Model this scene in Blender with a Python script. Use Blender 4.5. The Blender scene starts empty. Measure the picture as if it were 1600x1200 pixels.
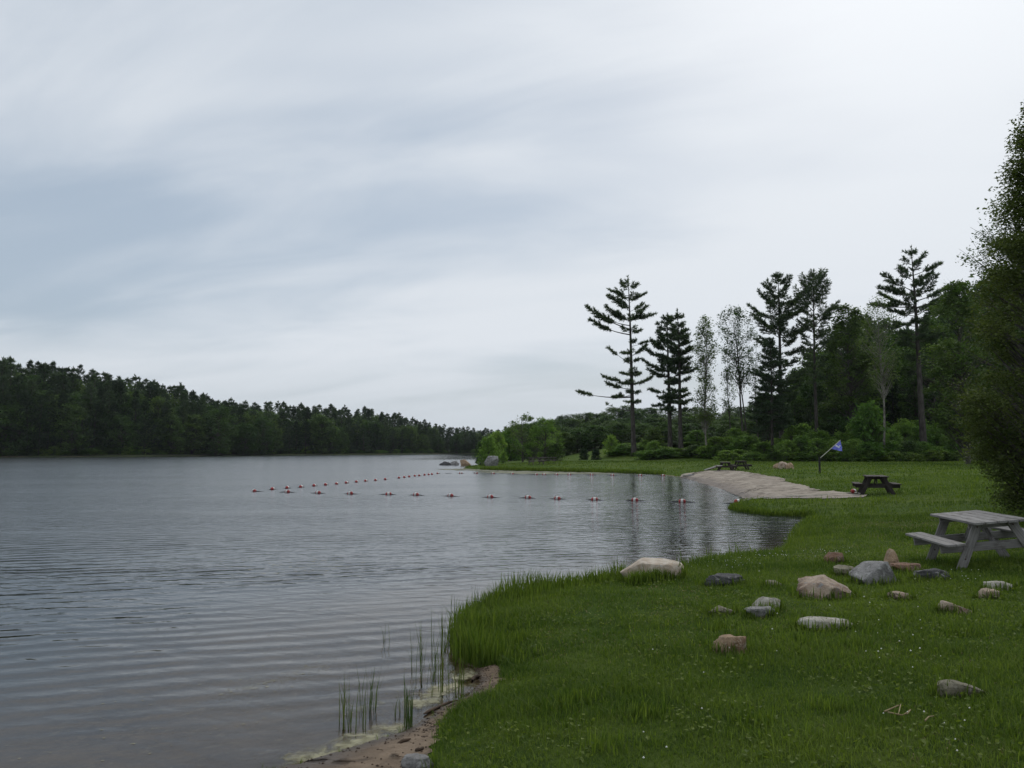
import bpy, bmesh, math, random
import numpy as np
from mathutils import Vector, Matrix, noise as mnoise

R = math.radians
scene = bpy.context.scene
COL = scene.collection

# ------------------------------------------------------------------ camera
CAM_H = 2.2
F_PX = 1250.0                       # focal length in pixels of a 1600 px wide picture
PITCH = math.atan(102.0 / F_PX)     # horizon sits below the middle of the picture
cam_d = bpy.data.cameras.new("camera")
cam_d.sensor_width = 36.0
cam_d.lens = 36.0 * F_PX / 1600.0
cam_d.clip_start = 0.05
cam_d.clip_end = 6000.0
cam = bpy.data.objects.new("camera", cam_d)
COL.objects.link(cam)
cam.location = (0, 0, CAM_H)
cam.rotation_euler = (math.pi / 2 + PITCH, 0, 0)
scene.camera = cam

# ------------------------------------------------------------------ sky and sun
SUN_AZ, SUN_EL = R(30), R(40)       # azimuth to the right of +Y
SUN_DIR = Vector((math.sin(SUN_AZ) * math.cos(SUN_EL), math.cos(SUN_AZ) * math.cos(SUN_EL), math.sin(SUN_EL)))
world = bpy.data.worlds.new("World")
scene.world = world
world.use_nodes = True
nt = world.node_tree
nt.nodes.clear()


def N(tree, typ, **kw):
    n = tree.nodes.new(typ)
    for k, v in kw.items():
        if k == 'inp':
            for kk, vv in v.items():
                n.inputs[kk].default_value = vv
        else:
            setattr(n, k, v)
    return n


def L(tree, a, b):
    tree.links.new(a, b)


def M(tree, op, a, b=None, c=None, clamp=False):
    n = tree.nodes.new('ShaderNodeMath')
    n.operation = op
    n.use_clamp = clamp
    for i, v in enumerate((a, b, c)):
        if v is None:
            continue
        if isinstance(v, (int, float)):
            n.inputs[i].default_value = v
        else:
            tree.links.new(v, n.inputs[i])
    return n.outputs[0]


def MIX(tree, f, a, b, blend='MIX'):
    n = tree.nodes.new('ShaderNodeMix')
    n.data_type = 'RGBA'
    n.blend_type = blend
    n.clamp_factor = True
    for sock, v in ((n.inputs[0], f), (n.inputs[6], a), (n.inputs[7], b)):
        if isinstance(v, (int, float)):
            sock.default_value = v
        elif isinstance(v, tuple):
            sock.default_value = v if len(v) == 4 else (*v, 1)
        else:
            tree.links.new(v, sock)
    return n.outputs[2]


def RANGE(tree, v, a, b, c=0.0, d=1.0, smooth=True):
    n = tree.nodes.new('ShaderNodeMapRange')
    n.interpolation_type = 'SMOOTHSTEP' if smooth else 'LINEAR'
    for i, x in enumerate((v, a, b, c, d)):
        if isinstance(x, (int, float)):
            n.inputs[i].default_value = x
        else:
            tree.links.new(x, n.inputs[i])
    return n.outputs[0]


def build_world():
    sky = N(nt, 'ShaderNodeTexSky', sky_type='NISHITA', sun_disc=False)
    sky.sun_elevation = SUN_EL
    sky.sun_rotation = SUN_AZ
    sky.air_density = 1.0
    sky.dust_density = 2.0
    tc = N(nt, 'ShaderNodeTexCoord')
    sep = N(nt, 'ShaderNodeSeparateXYZ')
    L(nt, tc.outputs['Generated'], sep.inputs[0])
    x, y, z = sep.outputs
    zz = M(nt, 'ADD', M(nt, 'MAXIMUM', z, 0.0), 0.16)
    u = M(nt, 'DIVIDE', x, zz)
    v = M(nt, 'DIVIDE', y, zz)
    # stratus sheet: streaks lie nearly level, tilted up to the right
    ca, sa = math.cos(R(-20)), math.sin(R(-20))
    uu = M(nt, 'ADD', M(nt, 'MULTIPLY', u, ca), M(nt, 'MULTIPLY', v, sa))
    vv = M(nt, 'SUBTRACT', M(nt, 'MULTIPLY', v, ca), M(nt, 'MULTIPLY', u, sa))

    def cloud(su, sv, ox, oy, detail, rough, dist):
        c = N(nt, 'ShaderNodeCombineXYZ')
        L(nt, M(nt, 'MULTIPLY_ADD', uu, su, ox), c.inputs[0])
        L(nt, M(nt, 'MULTIPLY_ADD', vv, sv, oy), c.inputs[1])
        n = N(nt, 'ShaderNodeTexNoise', inp={'Scale': 1.0, 'Detail': detail, 'Roughness': rough, 'Distortion': dist})
        L(nt, c.outputs[0], n.inputs['Vector'])
        return n.outputs[0]
    a = cloud(0.42, 0.85, CL[0], CL[1], 3.0, 0.5, 0.4)
    b = cloud(1.0, 2.1, CL[2], CL[3], 5.0, 0.55, 0.6)
    mixv = M(nt, 'ADD', M(nt, 'MULTIPLY', a, 0.72), M(nt, 'MULTIPLY', b, 0.28))
    cov = RANGE(nt, mixv, 0.34, 0.60)
    # thin parts are blue grey, thick parts are near white
    thin = MIX(nt, 0.25, (4.5, 5.35, 6.3), sky.outputs[0])
    c1 = MIX(nt, cov, thin, (7.4, 7.85, 8.4))
    # the veil gets even and a bit grey towards the horizon
    hz = RANGE(nt, z, 0.0, 0.15, 0.75, 0.0)
    c2 = MIX(nt, hz, c1, (5.7, 6.25, 6.75))
    # cloud is lit through where the sun stands behind it
    dt = N(nt, 'ShaderNodeVectorMath', operation='DOT_PRODUCT')
    L(nt, tc.outputs['Generated'], dt.inputs[0])
    dt.inputs[1].default_value = SUN_DIR
    glow = M(nt, 'POWER', M(nt, 'MAXIMUM', dt.outputs['Value'], 0.0), 15.0)
    glow = M(nt, 'MULTIPLY', glow, M(nt, 'MULTIPLY_ADD', cov, 0.6, 0.15))
    g = N(nt, 'ShaderNodeVectorMath', operation='SCALE')
    g.inputs[0].default_value = (3.6, 3.4, 3.15)
    L(nt, glow, g.inputs['Scale'])
    ad = N(nt, 'ShaderNodeVectorMath', operation='ADD')
    L(nt, c2, ad.inputs[0])
    L(nt, g.outputs[0], ad.inputs[1])
    bg = N(nt, 'ShaderNodeBackground', inp={'Strength': 0.1})
    L(nt, ad.outputs[0], bg.inputs['Color'])
    out = N(nt, 'ShaderNodeOutputWorld')
    L(nt, bg.outputs[0], out.inputs['Surface'])


CL = (3.45, 2.12, 4.29, 18.55)
build_world()
sun_d = bpy.data.lights.new("sun", 'SUN')
sun_d.energy = 1.2
sun_d.angle = R(14)
sun_d.color = (1.0, 0.96, 0.9)
sun = bpy.data.objects.new("sun", sun_d)
COL.objects.link(sun)
sun.rotation_euler = (-SUN_DIR).to_track_quat('-Z', 'Y').to_euler()
sun.location = (20, 20, 60)

scene.view_settings.view_transform = 'Standard'
scene.view_settings.look = 'None'
scene.view_settings.exposure = 0.0
scene.view_settings.gamma = 1.0
scene.view_settings.use_curve_mapping = False
scene.render.engine = 'CYCLES'
scene.cycles.use_denoising = True
scene.cycles.max_bounces = 6
scene.cycles.diffuse_bounces = 2
scene.cycles.glossy_bounces = 2
scene.cycles.transmission_bounces = 3
scene.cycles.transparent_max_bounces = 8
scene.cycles.volume_bounces = 0
scene.cycles.caustics_reflective = False
scene.cycles.caustics_refractive = False

# ------------------------------------------------------------------ geometry of the place
CP, SP = math.cos(PITCH), math.sin(PITCH)


def ray(px, py):
    a = (px - 800.0) / F_PX
    b = (600.0 - py) / F_PX
    return np.array((a, CP - b * SP, SP + b * CP))


def at_y(px, py, Y):
    """point at depth Y seen at that place of the picture"""
    d = ray(px, py)
    t = Y / d[1]
    return np.array((d[0] * t, Y, CAM_H + d[2] * t))


def at_z(px, py, z=0.0):
    d = ray(px, py)
    t = (z - CAM_H) / d[2]
    return np.array((d[0] * t, d[1] * t, z))


SHORE_PX = [(440, 1200), (560, 1165), (640, 1140), (690, 1107), (738, 1085), (757, 1060), (744, 1045), (716, 1030),
            (706, 995), (730, 965), (765, 948), (820, 930), (900, 918), (968, 909), (1010, 905), (1066, 888), (1110, 875),
            (1170, 869), (1215, 860), (1238, 848), (1250, 828), (1266, 811), (1262, 807), (1205, 805), (1160, 799),
            (1144, 793), (1152, 787), (1168, 782), (1160, 777), (1130, 763), (1095, 753), (1066, 745.5), (1035, 741.5),
            (1000, 740), (940, 738.5), (880, 737), (800, 735.5), (752, 734)]
shore = [tuple(at_z(*p)[:2]) for p in SHORE_PX]
LAKE = [(-60, -40), (-22, -12), (-9, -2), (-5.2, 2), (-2.8, 4.3)] + shore + \
       [(-5.6, 92), (-5.6, 104), (-4.5, 120), (1, 150), (3, 220), (-2, 330), (-12, 386), (-31, 392), (-55, 352), (-93, 295),
        (-117, 247), (-147, 230), (-190, 222), (-250, 160), (-270, 40), (-200, -80), (-90, -80)]
LAKE = np.array(LAKE, float)


def inside(poly, x, y):
    x = np.asarray(x, float)
    y = np.asarray(y, float)
    r = np.zeros(x.shape, bool)
    n = len(poly)
    for i in range(n):
        x0, y0 = poly[i]
        x1, y1 = poly[(i + 1) % n]
        if y0 == y1:
            continue
        c = ((y0 > y) != (y1 > y)) & (x < (x1 - x0) * (y - y0) / (y1 - y0) + x0)
        r ^= c
    return r


def poly_dist(poly, x, y, closed=True):
    x = np.asarray(x, float)
    y = np.asarray(y, float)
    best = np.full(x.shape, 1e18)
    n = len(poly)
    for i in range(n if closed else n - 1):
        x0, y0 = poly[i]
        x1, y1 = poly[(i + 1) % n]
        dx, dy = x1 - x0, y1 - y0
        t = np.clip(((x - x0) * dx + (y - y0) * dy) / (dx * dx + dy * dy), 0, 1)
        best = np.minimum(best, (x - x0 - t * dx) ** 2 + (y - y0 - t * dy) ** 2)
    return np.sqrt(best)


def shore_dist(x, y):
    d = poly_dist(LAKE, x, y)
    return np.where(inside(LAKE, x, y), -d, d)


def sstep(x, a, b):
    t = np.clip((x - a) / (b - a), 0, 1)
    return t * t * (3 - 2 * t)


FOOT_X = np.array([-30, 8, 17, 24, 31, 45, 56, 75, 140], float)
FOOT_Y = np.array([165, 125, 108, 101, 95, 92, 95, 90, 60], float)


def lumps(x, y):
    return (np.sin(x * 0.9 + 1.3 * np.sin(y * 0.53)) * np.sin(y * 0.8 + 0.7 * np.sin(x * 0.61)) * 0.5
            + np.sin(x * 2.3 + y * 1.1) * np.sin(y * 2.1 - x * 0.7) * 0.25)


def ground_z(x, y, s=None):
    x = np.asarray(x, float)
    y = np.asarray(y, float)
    if s is None:
        s = shore_dist(x, y)
    sp = np.maximum(s, 0)
    land = 0.30 * (1 - np.exp(-sp / 1.1)) + 0.045 * np.clip(sp - 2.5, 0, 9) + 0.004 * np.clip(sp - 12, 0, 60)
    land = land + 0.03 * lumps(x, y) * sstep(sp, 0.6, 3) * (1 - sstep(sp, 40, 80))
    # bank and terrace behind the lawn
    right = sstep(x, 4, 22)
    land = land + 2.2 * sstep(y - np.interp(x, FOOT_X, FOOT_Y), 0, 17) * right
    # wooded hills
    land = land + 13.0 * sstep(y, 190, 380) * sstep(x, -5, 70)
    left = sstep(-x, 45, 150) * sstep(y, 120, 240)
    land = land + 13.0 * left * sstep(sp, 4, 75)
    land = land + 3.0 * sstep(y, 390, 520)
    bed = -2.6 * (1 - np.exp(-np.maximum(-s, 0) * 0.045)) - 0.02 * sstep(-s, 0, 0.4)
    return np.where(s > 0, land, bed)


def on_ground(px, py):
    """march a sight line down to the ground"""
    d = ray(px, py)
    ts = np.concatenate([np.arange(2, 60, 0.02), np.arange(60, 600, 0.1)])
    pts = np.array((0, 0, CAM_H)) + ts[:, None] * d[None, :]
    g = ground_z(pts[:, 0], pts[:, 1])
    hit = np.nonzero(pts[:, 2] <= np.maximum(g, 0.0))[0]
    i = hit[0] if len(hit) else len(ts) - 1
    return np.array((pts[i, 0], pts[i, 1], max(float(g[i]), -5)))


def gz(x, y):
    return float(ground_z(np.array([x]), np.array([y]))[0])


# ------------------------------------------------------------------ mesh helpers
def make_mesh(name, parts, mats):
    """parts: list of (verts Nx3, faces Mxk, material index, tint array or number, smooth)"""
    me = bpy.data.meshes.new(name)
    vs, loops, starts, totals, mi, tint, sm = [], [], [], [], [], [], []
    vo, lo = 0, 0
    for v, f, m, t, s in parts:
        v = np.asarray(v, np.float32)
        f = np.asarray(f, np.int32)
        if len(v) == 0 or len(f) == 0:
            continue
        k = f.shape[1]
        vs.append(v)
        loops.append((f + vo).ravel())
        starts.append(lo + np.arange(len(f), dtype=np.int32) * k)
        totals.append(np.full(len(f), k, np.int32))
        mi.append(np.full(len(f), m, np.int32))
        tint.append(np.broadcast_to(np.asarray(t, np.float32), (len(v),)))
        sm.append(np.full(len(f), s, bool))
        vo += len(v)
        lo += f.size
    vs = np.concatenate(vs)
    loops = np.concatenate(loops)
    starts = np.concatenate(starts)
    totals = np.concatenate(totals)
    me.vertices.add(len(vs))
    me.vertices.foreach_set('co', vs.ravel())
    me.loops.add(len(loops))
    me.loops.foreach_set('vertex_index', loops)
    me.polygons.add(len(starts))
    me.polygons.foreach_set('loop_start', starts)
    me.polygons.foreach_set('loop_total', totals)
    me.polygons.foreach_set('material_index', np.concatenate(mi))
    me.polygons.foreach_set('use_smooth', np.concatenate(sm))
    a = me.attributes.new('tint', 'FLOAT', 'POINT')
    a.data.foreach_set('value', np.concatenate(tint).astype(np.float32))
    for m in mats:
        me.materials.append(m)
    me.update()
    me.validate()
    return me


def obj(name, me, parent=None, loc=None, label=None, cat=None, group=None, kind=None):
    o = bpy.data.objects.new(name, me)
    COL.objects.link(o)
    if parent is not None:
        o.parent = parent
    if loc is not None:
        o.location = loc
    tag(o, label, cat, group, kind)
    return o


def tag(o, label=None, cat=None, group=None, kind=None):
    for k, v in (('label', label), ('category', cat), ('group', group), ('kind', kind)):
        if v:
            o[k] = v
    return o


def copy_tree(o, parent=None):
    c = o.copy()
    COL.objects.link(c)
    c.parent = parent
    for ch in list(o.children):
        copy_tree(ch, c)
    return c


def tube(pts, rad, n=6, cap=True):
    pts = np.asarray(pts, float)
    rad = np.broadcast_to(np.asarray(rad, float), (len(pts),))
    tg = np.gradient(pts, axis=0)
    tg /= np.linalg.norm(tg, axis=1)[:, None] + 1e-9
    ref = np.array((0, 0, 1.0)) if abs(tg[0, 2]) < 0.9 else np.array((1.0, 0, 0))
    u = np.cross(tg, ref)
    u /= np.linalg.norm(u, axis=1)[:, None] + 1e-9
    w = np.cross(tg, u)
    a = np.arange(n) / n * 2 * math.pi
    v = pts[:, None, :] + rad[:, None, None] * (np.cos(a)[None, :, None] * u[:, None, :] + np.sin(a)[None, :, None] * w[:, None, :])
    v = v.reshape(-1, 3)
    K = len(pts)
    i = np.arange(K - 1)[:, None] * n
    j = np.arange(n)[None, :]
    f = np.stack([i + j, i + (j + 1) % n, i + n + (j + 1) % n, i + n + j], -1).reshape(-1, 4)
    return v, f


def box_bm(bm, sx, sy, sz, mat=Matrix.Identity(4), bevel=0.0):
    r = bmesh.ops.create_cube(bm, size=1.0)
    vs = r['verts']
    bmesh.ops.scale(bm, vec=(sx, sy, sz), verts=vs)
    if bevel:
        es = list({e for v in vs for e in v.link_edges})
        rr = bmesh.ops.bevel(bm, geom=es, offset=bevel, segments=1, affect='EDGES')
        vs = list({v for f in rr['faces'] for v in f.verts} | {v for v in vs if v.is_valid})
    bmesh.ops.transform(bm, matrix=mat, verts=vs)
    return vs


def bm_mesh(name, bm, mat, smooth=False):
    me = bpy.data.meshes.new(name)
    bmesh.ops.recalc_face_normals(bm, faces=bm.faces)
    if smooth:
        for f in bm.faces:
            f.smooth = True
    bm.to_mesh(me)
    bm.free()
    if mat:
        me.materials.append(mat)
    return me


def unit(v):
    return v / (np.linalg.norm(v, axis=-1, keepdims=True) + 1e-9)


# ------------------------------------------------------------------ materials
def new_mat(name):
    m = bpy.data.materials.new(name)
    m.use_nodes = True
    t = m.node_tree
    t.nodes.clear()
    out = N(t, 'ShaderNodeOutputMaterial')
    return m, t, out


def principled(t, out, rough=0.8, spec=0.3):
    p = N(t, 'ShaderNodeBsdfPrincipled', inp={'Roughness': rough, 'Specular IOR Level': spec})
    L(t, p.outputs[0], out.inputs['Surface'])
    return p


def foliage_mat(name, dark, light, transl=0.35, objvar=0.35, rough=0.6):
    m, t, out = new_mat(name)
    at = N(t, 'ShaderNodeAttribute', attribute_name='tint')
    oi = N(t, 'ShaderNodeObjectInfo')
    c = MIX(t, at.outputs['Fac'], dark, light)
    hs = N(t, 'ShaderNodeHueSaturation')
    L(t, c, hs.inputs['Color'])
    L(t, M(t, 'MULTIPLY_ADD', oi.outputs['Random'], 2 * objvar, 1 - objvar), hs.inputs['Value'])
    L(t, M(t, 'MULTIPLY_ADD', oi.outputs['Random'], -0.035, 0.517), hs.inputs['Hue'])
    p = N(t, 'ShaderNodeBsdfPrincipled', inp={'Roughness': rough, 'Specular IOR Level': 0.12})
    L(t, hs.outputs[0], p.inputs['Base Color'])
    tr = N(t, 'ShaderNodeBsdfTranslucent')
    c2 = MIX(t, 1.0, hs.outputs[0], (1.15, 1.25, 0.6), 'MULTIPLY')
    L(t, c2, tr.inputs['Color'])
    mx = N(t, 'ShaderNodeMixShader', inp={0: transl})
    L(t, p.outputs[0], mx.inputs[1])
    L(t, tr.outputs[0], mx.inputs[2])
    L(t, mx.outputs[0], out.inputs['Surface'])
    return m


def noise_mat(name, c0, c1, scale, rough=0.85, spec=0.2, detail=6, bump=0.0, bscale=None, stretch=None, lo=0.35, hi=0.65, c2=None, c2scale=None):
    m, t, out = new_mat(name)
    tc = N(t, 'ShaderNodeTexCoord')
    src = tc.outputs['Object']
    if stretch:
        mp = N(t, 'ShaderNodeMapping')
        mp.inputs['Scale'].default_value = stretch
        L(t, src, mp.inputs[0])
        src = mp.outputs[0]
    n1 = N(t, 'ShaderNodeTexNoise', inp={'Scale': scale, 'Detail': detail, 'Roughness': 0.6})
    L(t, src, n1.inputs['Vector'])
    c = MIX(t, RANGE(t, n1.outputs[0], lo, hi), c0, c1)
    if c2:
        n2 = N(t, 'ShaderNodeTexNoise', inp={'Scale': c2scale or scale * 0.4, 'Detail': 4, 'Roughness': 0.65})
        L(t, src, n2.inputs['Vector'])
        c = MIX(t, RANGE(t, n2.outputs[0], 0.52, 0.62), c, c2)
    p = principled(t, out, rough, spec)
    L(t, c, p.inputs['Base Color'])
    if bump:
        n3 = N(t, 'ShaderNodeTexNoise', inp={'Scale': bscale or scale * 3, 'Detail': 8, 'Roughness': 0.65})
        L(t, src, n3.inputs['Vector'])
        b = N(t, 'ShaderNodeBump', inp={'Strength': 1.0, 'Distance': bump})
        L(t, n3.outputs[0], b.inputs['Height'])
        L(t, b.outputs[0], p.inputs['Normal'])
    return m


MAT = {}
MAT['pine'] = foliage_mat('pine_needles', (0.045, 0.068, 0.042), (0.10, 0.14, 0.075), 0.34, 0.2)
MAT['spruce'] = foliage_mat('dark_needles', (0.024, 0.043, 0.026), (0.055, 0.09, 0.044), 0.2, 0.2)
MAT['far_pine'] = foliage_mat('far_needles', (0.028, 0.048, 0.027), (0.064, 0.10, 0.047), 0.25, 0.4)
MAT['leaf'] = foliage_mat('green_leaves', (0.10, 0.185, 0.042), (0.20, 0.31, 0.08), 0.45, 0.25)
MAT['leaf_dark'] = foliage_mat('dark_leaves', (0.044, 0.082, 0.026), (0.095, 0.155, 0.046), 0.34, 0.25)
MAT['leaf_pale'] = foliage_mat('pale_leaves', (0.075, 0.12, 0.04), (0.15, 0.21, 0.07), 0.38, 0.15)
MAT['leaf_olive'] = foliage_mat('olive_leaves', (0.048, 0.070, 0.023), (0.14, 0.175, 0.055), 0.34, 0.1)
MAT['fern'] = foliage_mat('light_fern', (0.06, 0.11, 0.02), (0.13, 0.2, 0.045), 0.35, 0.2)
MAT['bark'] = noise_mat('pine_bark', (0.035, 0.03, 0.027), (0.085, 0.075, 0.068), 5, bump=0.03, stretch=(1, 1, 0.25))
MAT['bark_pale'] = noise_mat('pale_bark', (0.11, 0.10, 0.085), (0.27, 0.25, 0.22), 4, bump=0.01, stretch=(1, 1, 0.6))
MAT['bark_grey'] = noise_mat('grey_bark', (0.05, 0.045, 0.04), (0.11, 0.10, 0.09), 5, bump=0.02, stretch=(1, 1, 0.3))


def ground_material():
    m, t, out = new_mat('ground_soil_and_turf')
    at = N(t, 'ShaderNodeAttribute', attribute_name='tint')    # signed distance to the water's edge in metres
    s = at.outputs['Fac']
    geo = N(t, 'ShaderNodeNewGeometry')
    pos = geo.outputs['Position']

    def nz(sc, det=5, ro=0.6):
        n = N(t, 'ShaderNodeTexNoise', inp={'Scale': sc, 'Detail': det, 'Roughness': ro})
        L(t, pos, n.inputs['Vector'])
        return n.outputs[0]
    turf = MIX(t, RANGE(t, nz(0.22, 6), 0.35, 0.65), (0.060, 0.104, 0.018), (0.105, 0.143, 0.029))
    turf = MIX(t, RANGE(t, nz(2.2, 6, 0.7), 0.4, 0.7), turf, (0.036, 0.066, 0.014))
    turf = MIX(t, RANGE(t, nz(0.7, 5, 0.7), 0.60, 0.72), turf, (0.11, 0.12, 0.04))
    sand = MIX(t, RANGE(t, nz(1.1, 6, 0.65), 0.35, 0.7), (0.25, 0.195, 0.14), (0.14, 0.105, 0.078))
    sand = MIX(t, RANGE(t, nz(6, 4, 0.7), 0.5, 0.75), sand, (0.30, 0.25, 0.18))
    silt = (0.03, 0.028, 0.022)  # silt colour, darkened to stand for light lost in deeper water
    jit = M(t, 'MULTIPLY_ADD', nz(0.8, 5), 3.0, -1.5)
    bed = MIX(t, RANGE(t, M(t, 'ADD', s, jit), -8.0, -1.5), silt, sand)
    sepp = N(t, 'ShaderNodeSeparateXYZ')
    L(t, pos, sepp.inputs[0])
    wild = MIX(t, RANGE(t, nz(0.12, 6, 0.7), 0.4, 0.6), (0.045, 0.06, 0.025), (0.03, 0.035, 0.02))
    turf = MIX(t, RANGE(t, sepp.outputs[1], 125, 170), turf, wild)
    c = MIX(t, RANGE(t, s, -0.05, 0.12), bed, turf)
    p = principled(t, out, 0.95, 0.04)
    L(t, c, p.inputs['Base Color'])
    b = N(t, 'ShaderNodeBump', inp={'Strength': 1.0, 'Distance': 0.09})
    L(t, nz(7, 8, 0.75), b.inputs['Height'])
    L(t, b.outputs[0], p.inputs['Normal'])
    return m


def water_material():
    m, t, out = new_mat('lake_water')
    geo = N(t, 'ShaderNodeNewGeometry')
    pos = geo.outputs['Position']
    sp = N(t, 'ShaderNodeSeparateXYZ')
    L(t, pos, sp.inputs[0])
    X, Y, _ = sp.outputs

    def tex(rot, sx, sy, det=2, ro=0.5, dist=0.0, off=0.0):
        mp = N(t, 'ShaderNodeMapping')
        mp.inputs['Rotation'].default_value = (0, 0, R(rot))
        mp.inputs['Location'].default_value = (off, off * 0.7, off * 0.3)
        L(t, pos, mp.inputs[0])
        mp2 = N(t, 'ShaderNodeMapping')
        mp2.inputs['Scale'].default_value = (sx, sy, 1)
        L(t, mp.outputs[0], mp2.inputs[0])
        n = N(t, 'ShaderNodeTexNoise', inp={'Scale': 1.0, 'Detail': det, 'Roughness': ro, 'Distortion': dist})
        L(t, mp2.outputs[0], n.inputs['Vector'])
        return n.outputs[0]
    # long parallel ripples running into the shallows
    mp = N(t, 'ShaderNodeMapping')
    mp.inputs['Rotation'].default_value = (0, 0, R(-17))
    L(t, pos, mp.inputs[0])
    wv = N(t, 'ShaderNodeTexWave', wave_type='BANDS', bands_direction='Y', wave_profile='SIN',
           inp={'Scale': 0.74, 'Distortion': 5.5, 'Detail': 2.0, 'Detail Scale': 0.45, 'Detail Roughness': 0.5})
    L(t, mp.outputs[0], wv.inputs['Vector'])
    gust = RANGE(t, tex(-12, 0.05, 0.13, 3, 0.55, 0.3, 3.0), 0.38, 0.62, 0.35, 1.0)
    far = RANGE(t, M(t, 'ADD', Y, M(t, 'MULTIPLY', X, -0.35)), 9.5, 19.0)
    lee = N(t, 'ShaderNodeAttribute', attribute_name='tint')       # metres to the shore
    calm = M(t, 'MULTIPLY', RANGE(t, Y, 140, 190), RANGE(t, lee.outputs['Fac'], 14, 34, 1.0, 0.0))
    far = M(t, 'MULTIPLY', far, M(t, 'MULTIPLY_ADD', calm, -0.93, 1.0))
    ripple = M(t, 'MULTIPLY', wv.outputs['Fac'], RANGE(t, tex(0, 0.15, 0.3, 2, 0.5, 0, 8.0), 0.36, 0.64, 0.0006, 0.0066))
    ripple = M(t, 'MULTIPLY', ripple, RANGE(t, tex(35, 0.55, 1.1, 3, 0.6, 0.4, 11.0), 0.3, 0.62, 0.45, 1.15))
    ripple = M(t, 'ADD', ripple, M(t, 'MULTIPLY', tex(28, 0.8, 2.2, 2, 0.5, 0.5, 17.0), 0.012))
    chop = M(t, 'MULTIPLY', tex(-14, 1.25, 3.4, 2, 0.45, 0.6), 0.052)
    chop2 = M(t, 'MULTIPLY', tex(9, 3.0, 6.5, 2, 0.5, 0.3, 5.0), 0.016)
    chop = M(t, 'MULTIPLY', M(t, 'ADD', chop, chop2), M(t, 'MULTIPLY', far, gust))
    fine = M(t, 'MULTIPLY', tex(-10, 5, 14, 2, 0.5, 0.2, 2.0), 0.0022)
    h = M(t, 'ADD', M(t, 'ADD', ripple, chop), fine)
    b = N(t, 'ShaderNodeBump', inp={'Strength': 1.0, 'Distance': 1.0})
    L(t, h, b.inputs['Height'])
    fr = N(t, 'ShaderNodeFresnel', inp={'IOR': 1.33})
    L(t, b.outputs[0], fr.inputs['Normal'])
    gl = N(t, 'ShaderNodeBsdfGlossy', inp={'Roughness': 0.06, 'Color': (0.94, 0.96, 0.97, 1)})
    L(t, b.outputs[0], gl.inputs['Normal'])
    tr = N(t, 'ShaderNodeBsdfTransparent', inp={'Color': (0.80, 0.75, 0.66, 1)})
    mx = N(t, 'ShaderNodeMixShader')
    L(t, fr.outputs[0], mx.inputs[0])
    L(t, tr.outputs[0], mx.inputs[1])
    L(t, gl.outputs[0], mx.inputs[2])
    # open water: unresolved capillary ripples over dark depth
    pr = N(t, 'ShaderNodeBsdfPrincipled', inp={'Base Color': (0.032, 0.038, 0.040, 1), 'IOR': 1.33, 'Specular IOR Level': 0.5})
    shelter = RANGE(t, M(t, 'SUBTRACT', X, M(t, 'MULTIPLY', Y, 0.055)), -2.0, 2.5)
    rough = M(t, 'MULTIPLY_ADD', shelter, -0.13, 0.2)
    rough = M(t, 'MULTIPLY', rough, M(t, 'MULTIPLY_ADD', calm, -0.7, 1.0))
    L(t, rough, pr.inputs['Roughness'])
    L(t, b.outputs[0], pr.inputs['Normal'])
    mo = N(t, 'ShaderNodeMixShader')
    L(t, RANGE(t, M(t, 'ADD', Y, M(t, 'MULTIPLY', X, -0.35)), 12.0, 26.0), mo.inputs[0])
    L(t, mx.outputs[0], mo.inputs[1])
    L(t, pr.outputs[0], mo.inputs[2])
    L(t, mo.outputs[0], out.inputs['Surface'])
    return m


MAT['ground'] = ground_material()
MAT['water'] = water_material()

# ------------------------------------------------------------------ ground and water
def axis(pts):
    """pts: list of (start, step) pairs ending with a stop value"""
    r = []
    for (a, st), (b, _) in zip(pts[:-1], pts[1:]):
        n = max(1, int(round((b - a) / st)))
        r.append(np.linspace(a, b, n, endpoint=False))
    r.append(np.array([pts[-1][0]], float))
    return np.concatenate(r)


def build_ground():
    gx = axis([(-1500, 150), (-600, 40), (-280, 12), (-60, 3), (-12, 0.5), (-4, 0.12), (11, 0.3), (24, 0.8), (60, 3), (150, 20), (600, 150), (1500, 1)])
    gy = axis([(-900, 150), (-600, 60), (-60, 6), (0, 0.5), (4, 0.12), (16, 0.22), (36, 0.5), (75, 1.0), (130, 4), (260, 9), (520, 60), (1000, 150), (2200, 1)])
    X, Y = np.meshgrid(gx, gy)
    x, y = X.ravel(), Y.ravel()
    s = shore_dist(x, y)
    z = ground_z(x, y, s)
    nx, ny = len(gx), len(gy)
    i = np.arange(ny - 1)[:, None] * nx
    j = np.arange(nx - 1)[None, :]
    f = np.stack([i + j, i + j + 1, i + nx + j + 1, i + nx + j], -1).reshape(-1, 4)
    me = make_mesh('ground', [(np.stack([x, y, z], 1), f, 0, s, True)], [MAT['ground']])
    obj('ground', me, kind='structure')


build_ground()
wx = axis([(-300, 6), (-40, 2), (40, 1)])
wy = axis([(-90, 20), (0, 2), (100, 6), (420, 1)])
X, Y = np.meshgrid(wx, wy)
nx, ny = len(wx), len(wy)
i = np.arange(ny - 1)[:, None] * nx
j = np.arange(nx - 1)[None, :]
wf = np.stack([i + j, i + j + 1, i + nx + j + 1, i + nx + j], -1).reshape(-1, 4)
obj('water', make_mesh('water', [(np.stack([X.ravel(), Y.ravel(), X.ravel() * 0], 1), wf, 0, -shore_dist(X.ravel(), Y.ravel()), True)], [MAT['water']]), kind='structure')


def resample(pl, n):
    pl = np.asarray(pl, float)
    d = np.concatenate([[0], np.cumsum(np.linalg.norm(np.diff(pl, axis=0), axis=1))])
    q = np.linspace(0, d[-1], n)
    return np.stack([np.interp(q, d, pl[:, k]) for k in range(pl.shape[1])], 1)


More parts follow.
